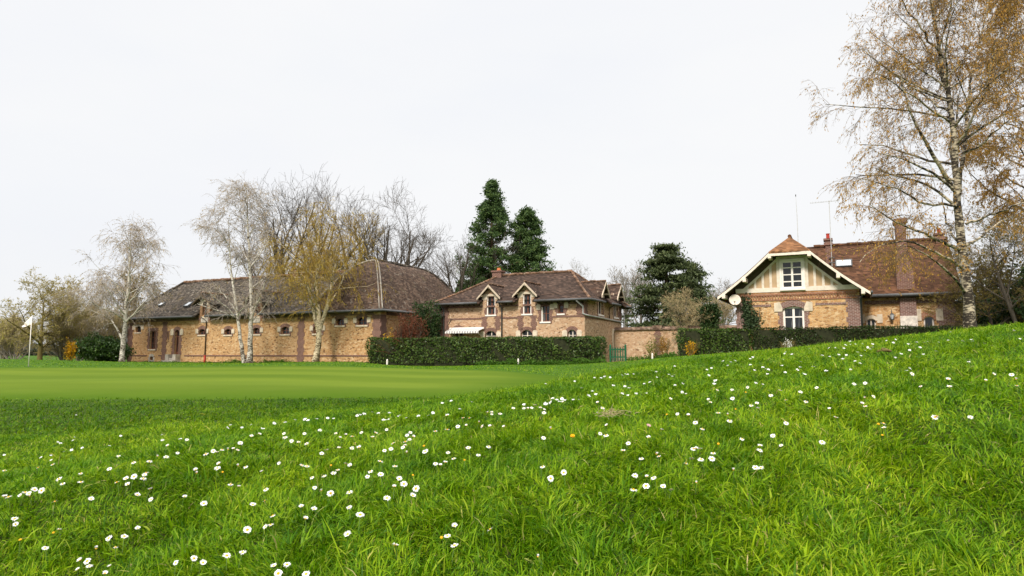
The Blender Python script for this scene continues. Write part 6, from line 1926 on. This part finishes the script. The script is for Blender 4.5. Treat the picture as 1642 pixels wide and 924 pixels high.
for lst, sc_, ou, ov_ in ((D1, 3.254, 0, 640), (D2, 3.254, 410, 640), (D3, 4.005, 820, 560), (D4, 3.85, 1230, 500), (D5, 4.005, 820, 740)):
    for q_ in lst:
        pix.append((ou + q_[0] / sc_, ov_ + q_[1] / sc_, q_[2] if len(q_) > 2 else 0))
pix += [(918, 699, 3)]
pos = []
HS = .036
for u, v, k in pix:
    p = hit(u, v, HS)
    if p is not None:
        pos.append((p.y, p, k, u, v))
pos.sort(key=lambda q_: q_[0])
m = NM('daisy_petal'); M['petal'] = m.done(m.ramp(m.noise(60, 2), [(.3, (.70, .68, .66)), (.7, (.80, .79, .77))]), .6, spec=.2)
M['disc'] = plain('daisy_centre', (.75, .38, .01), .8, .25, 300)
M['stem'] = plain('daisy_stem', (.10, .17, .03), .6, .2, 40)
M['pink'] = plain('pink_petal', (.62, .36, .36), .6, .2, 100)
M['dandelion'] = plain('yellow_petal', (.80, .45, .01), .7, .15, 200)
def daisy_mesh(Rm, cup, n, seed, pin=.30):
    R = np.random.default_rng(seed); V, Q = [], []
    for k in range(n):
        a = 2 * math.pi * (k + R.uniform(-.25, .25)) / n; ca, sa = math.cos(a), math.sin(a)
        c_ = cup + R.normal(0, .12); L_ = Rm * R.uniform(.88, 1.06); wd = Rm * 3.0 / n
        b = len(V)
        for t, ww in ((pin, .55), (.62, 1.0), (.88, .85), (1.0, .35)):
            rr = L_ * t * math.cos(c_ * .8); z = L_ * math.sin(c_) * t * t + .0006 * (k % 2)
            for sg in (-1, 1):
                V.append((ca * rr - sa * sg * wd * ww, sa * rr + ca * sg * wd * ww, z))
        for j in range(3):
            Q.append((b + 2 * j, b + 2 * j + 1, b + 2 * j + 3, b + 2 * j + 2))
    return V, Q
def dome(Rm, h, n=10, rings=4):
    V, F_ = [(0, 0, h)], []
    for j in range(1, rings + 1):
        for k in range(n):
            a = 2 * math.pi * k / n; t = j / rings; V.append((Rm * t * math.cos(a), Rm * t * math.sin(a), h * (1 - t * t)))
    T_, Q = [(0, 1 + k, 1 + (k + 1) % n) for k in range(n)], []
    for j in range(rings - 1):
        for k in range(n):
            a = 1 + j * n; Q.append((a + k, a + n + k, a + n + (k + 1) % n, a + (k + 1) % n))
    return V, Q, T_
def stem_mesh(h, lean, seed):
    a = seed * 1.7
    S = np.array([[(-lean * math.cos(a), -lean * math.sin(a), -h), (-lean * .7 * math.cos(a), -lean * .7 * math.sin(a), -h * .5), (0, 0, -.001)]])
    return tubes(S, np.full((1, 3), .0011), 5)
protos = []
for i, (cup, n, Rm) in enumerate(((.10, 24, .0118), (.30, 26, .0112), (-.12, 22, .0120), (.55, 22, .0102), (.05, 28, .0128), (1.25, 18, .0088))):
    V, Q = daisy_mesh(Rm, cup, n, 400 + i)
    pm = fast_mesh('petals', V, Q); pm.materials.append(M['petal'])
    V, Q, T_ = dome(Rm * .43, Rm * .34); dm = fast_mesh('centre', V, Q, T_, smooth=True); dm.materials.append(M['disc'])
    v_, q_ = stem_mesh(HS + .01, .012, i); sm = fast_mesh('stem', v_, q_, smooth=True); sm.materials.append(M['stem'])
    protos.append((pm, dm, sm))
pink = protos[3][0].copy(); pink.materials.clear(); pink.materials.append(M['pink'])
V, Q = daisy_mesh(.010, .5, 30, 480, .1); V2, Q2 = daisy_mesh(.007, .9, 24, 481, .1)
dv = fast_mesh('petals', np.concatenate([V, V2]), np.concatenate([np.array(Q), np.array(Q2) + len(V)])); dv.materials.append(M['dandelion'])
V, Q, T_ = dome(.0052, .004); bm_ = fast_mesh('bud', V, Q, T_, smooth=True); bm_.materials.append(M['disc'])
SPECIAL = {}
R = np.random.default_rng(77)
extra = []
nd = 0
facing_words = {0: 'open', 1: 'half open', 2: 'flat open', 3: 'cupped', 4: 'wide open', 5: 'nearly closed'}
# the flowers nearest the camera are singled out by where they grow
NEAR = {(578, 829): 'largest open white daisy, alone in the grass below the left centre', (729, 876): 'white daisy with a broad yellow centre, lowest of the little bunch in the centre foreground',
        (717, 862): 'white daisy tilted to the right in the middle of the centre foreground bunch', (729, 844): 'white daisy facing sideways, topmost of the centre foreground bunch',
        (786, 851): 'single white daisy just right of the centre foreground bunch', (389, 887): 'open white daisy on its own low in the left foreground', (862, 894): 'lone half closed white daisy nearest the camera in the right foreground',
        (1048, 769): 'biggest white daisy in the ring of daisies right of centre', (1211, 749): 'larger of two overlapping white daisies on the right', (1220, 752): 'smaller of two overlapping white daisies on the right',
        (95, 851): 'white daisy beside a yellow bud in the left foreground', (199, 861): 'tilted white daisy, larger of the loose group in the left foreground', (221, 848): 'white daisy highest of the loose group in the left foreground',
        (918, 699): 'bright yellow dandelion alone among the daisies on the bank', (1040, 684): 'pink tinged closed daisy on a dark stalk among the white ones'}
for yy, p, kind, u, v in pos:
    if nd >= 296:
        extra.append((p, yy)); continue
    i = int(R.choice(6, p=(.26, .22, .14, .14, .18, .06)))
    key = [k for k in NEAR if abs(k[0] - u) < 2.6 and abs(k[1] - v) < 2.6]
    if key and kind == 0: i = 5 if key[0] == (862, 894) else (4 if key[0] in ((578, 829), (1048, 769)) else i)
    lab = NEAR[key[0]] if key else None
    nm, cat, grp = 'daisy', 'daisy', 'daisies scattered over the bank'
    if kind == 3: nm, cat = 'dandelion', 'dandelion'
    if lab is None:
        lab = 'small white lawn daisy with yellow centre scattered in the grass' if kind != 1 else 'tiny yellow flower bud without white petals standing in the grass'
    if kind == 1: nm, cat, grp = 'yellow_bud', 'flower bud', 'yellow buds among the daisies'
    if kind in (2, 3): grp = None
    e_ = empty(nm, (p.x, p.y, p.z + HS * R.uniform(.92, 1.05)), R.uniform(0, 6.28), lab, cat, grp)
    s_ = R.uniform(.54, .80)
    e_.scale = (s_, s_, s_)
    pm, dm, sm = protos[i]
    hd = []
    if kind == 1:
        hd = [('bud', bm_)]
    elif kind == 2:
        hd = [('petals', pink)]
    elif kind == 3:
        hd = [('petals', dv)]
    else:
        hd = [('petals', pm), ('centre', dm)]
    tx_, ty_ = R.normal(.34, .27), R.normal(0, .22)
    rot = (Matrix.Rotation(-e_.rotation_euler[2], 3, 'Z') @ Matrix.Rotation(tx_, 3, 'X') @ Matrix.Rotation(ty_, 3, 'Y') @ Matrix.Rotation(R.uniform(0, 6.28), 3, 'Z')).to_euler()
    for nme, me_ in hd:
        o = bpy.data.objects.new(nme, me_); COL.objects.link(o); o.parent = e_; o.rotation_euler = rot
        if kind == 3: o.scale = (1.5, 1.5, 1.5)
    o = bpy.data.objects.new('stem', sm); COL.objects.link(o); o.parent = e_
    nd += 1
V_, Q_ = [], []
pv_, pq_ = daisy_mesh(.0125, .1, 12, 499)
pv_ = np.array(pv_); pq_ = np.array(pq_); off = 0
for p, yy in extra:
    a = R.uniform(0, 6.28); ca, sa = math.cos(a), math.sin(a)
    rm = np.array(Matrix.Rotation(R.normal(.2, .25), 3, 'X') @ Matrix.Rotation(R.normal(0, .25), 3, 'Y') @ Matrix.Rotation(a, 3, 'Z'))
    V_.append(pv_ @ rm.T * R.uniform(.5, .75) + np.array([p.x, p.y, p.z + HS])); Q_.append(pq_ + off); off += len(pv_)
if V_:
    o = obj('far_daisies', fast_mesh('far_daisies', np.concatenate(V_), np.concatenate(Q_)), M['petal'])
    tag(o, 'tiny white daisies farthest up the bank along its crest', 'daisies', kind='stuff')
print('daisies', nd, 'rest', len(extra))
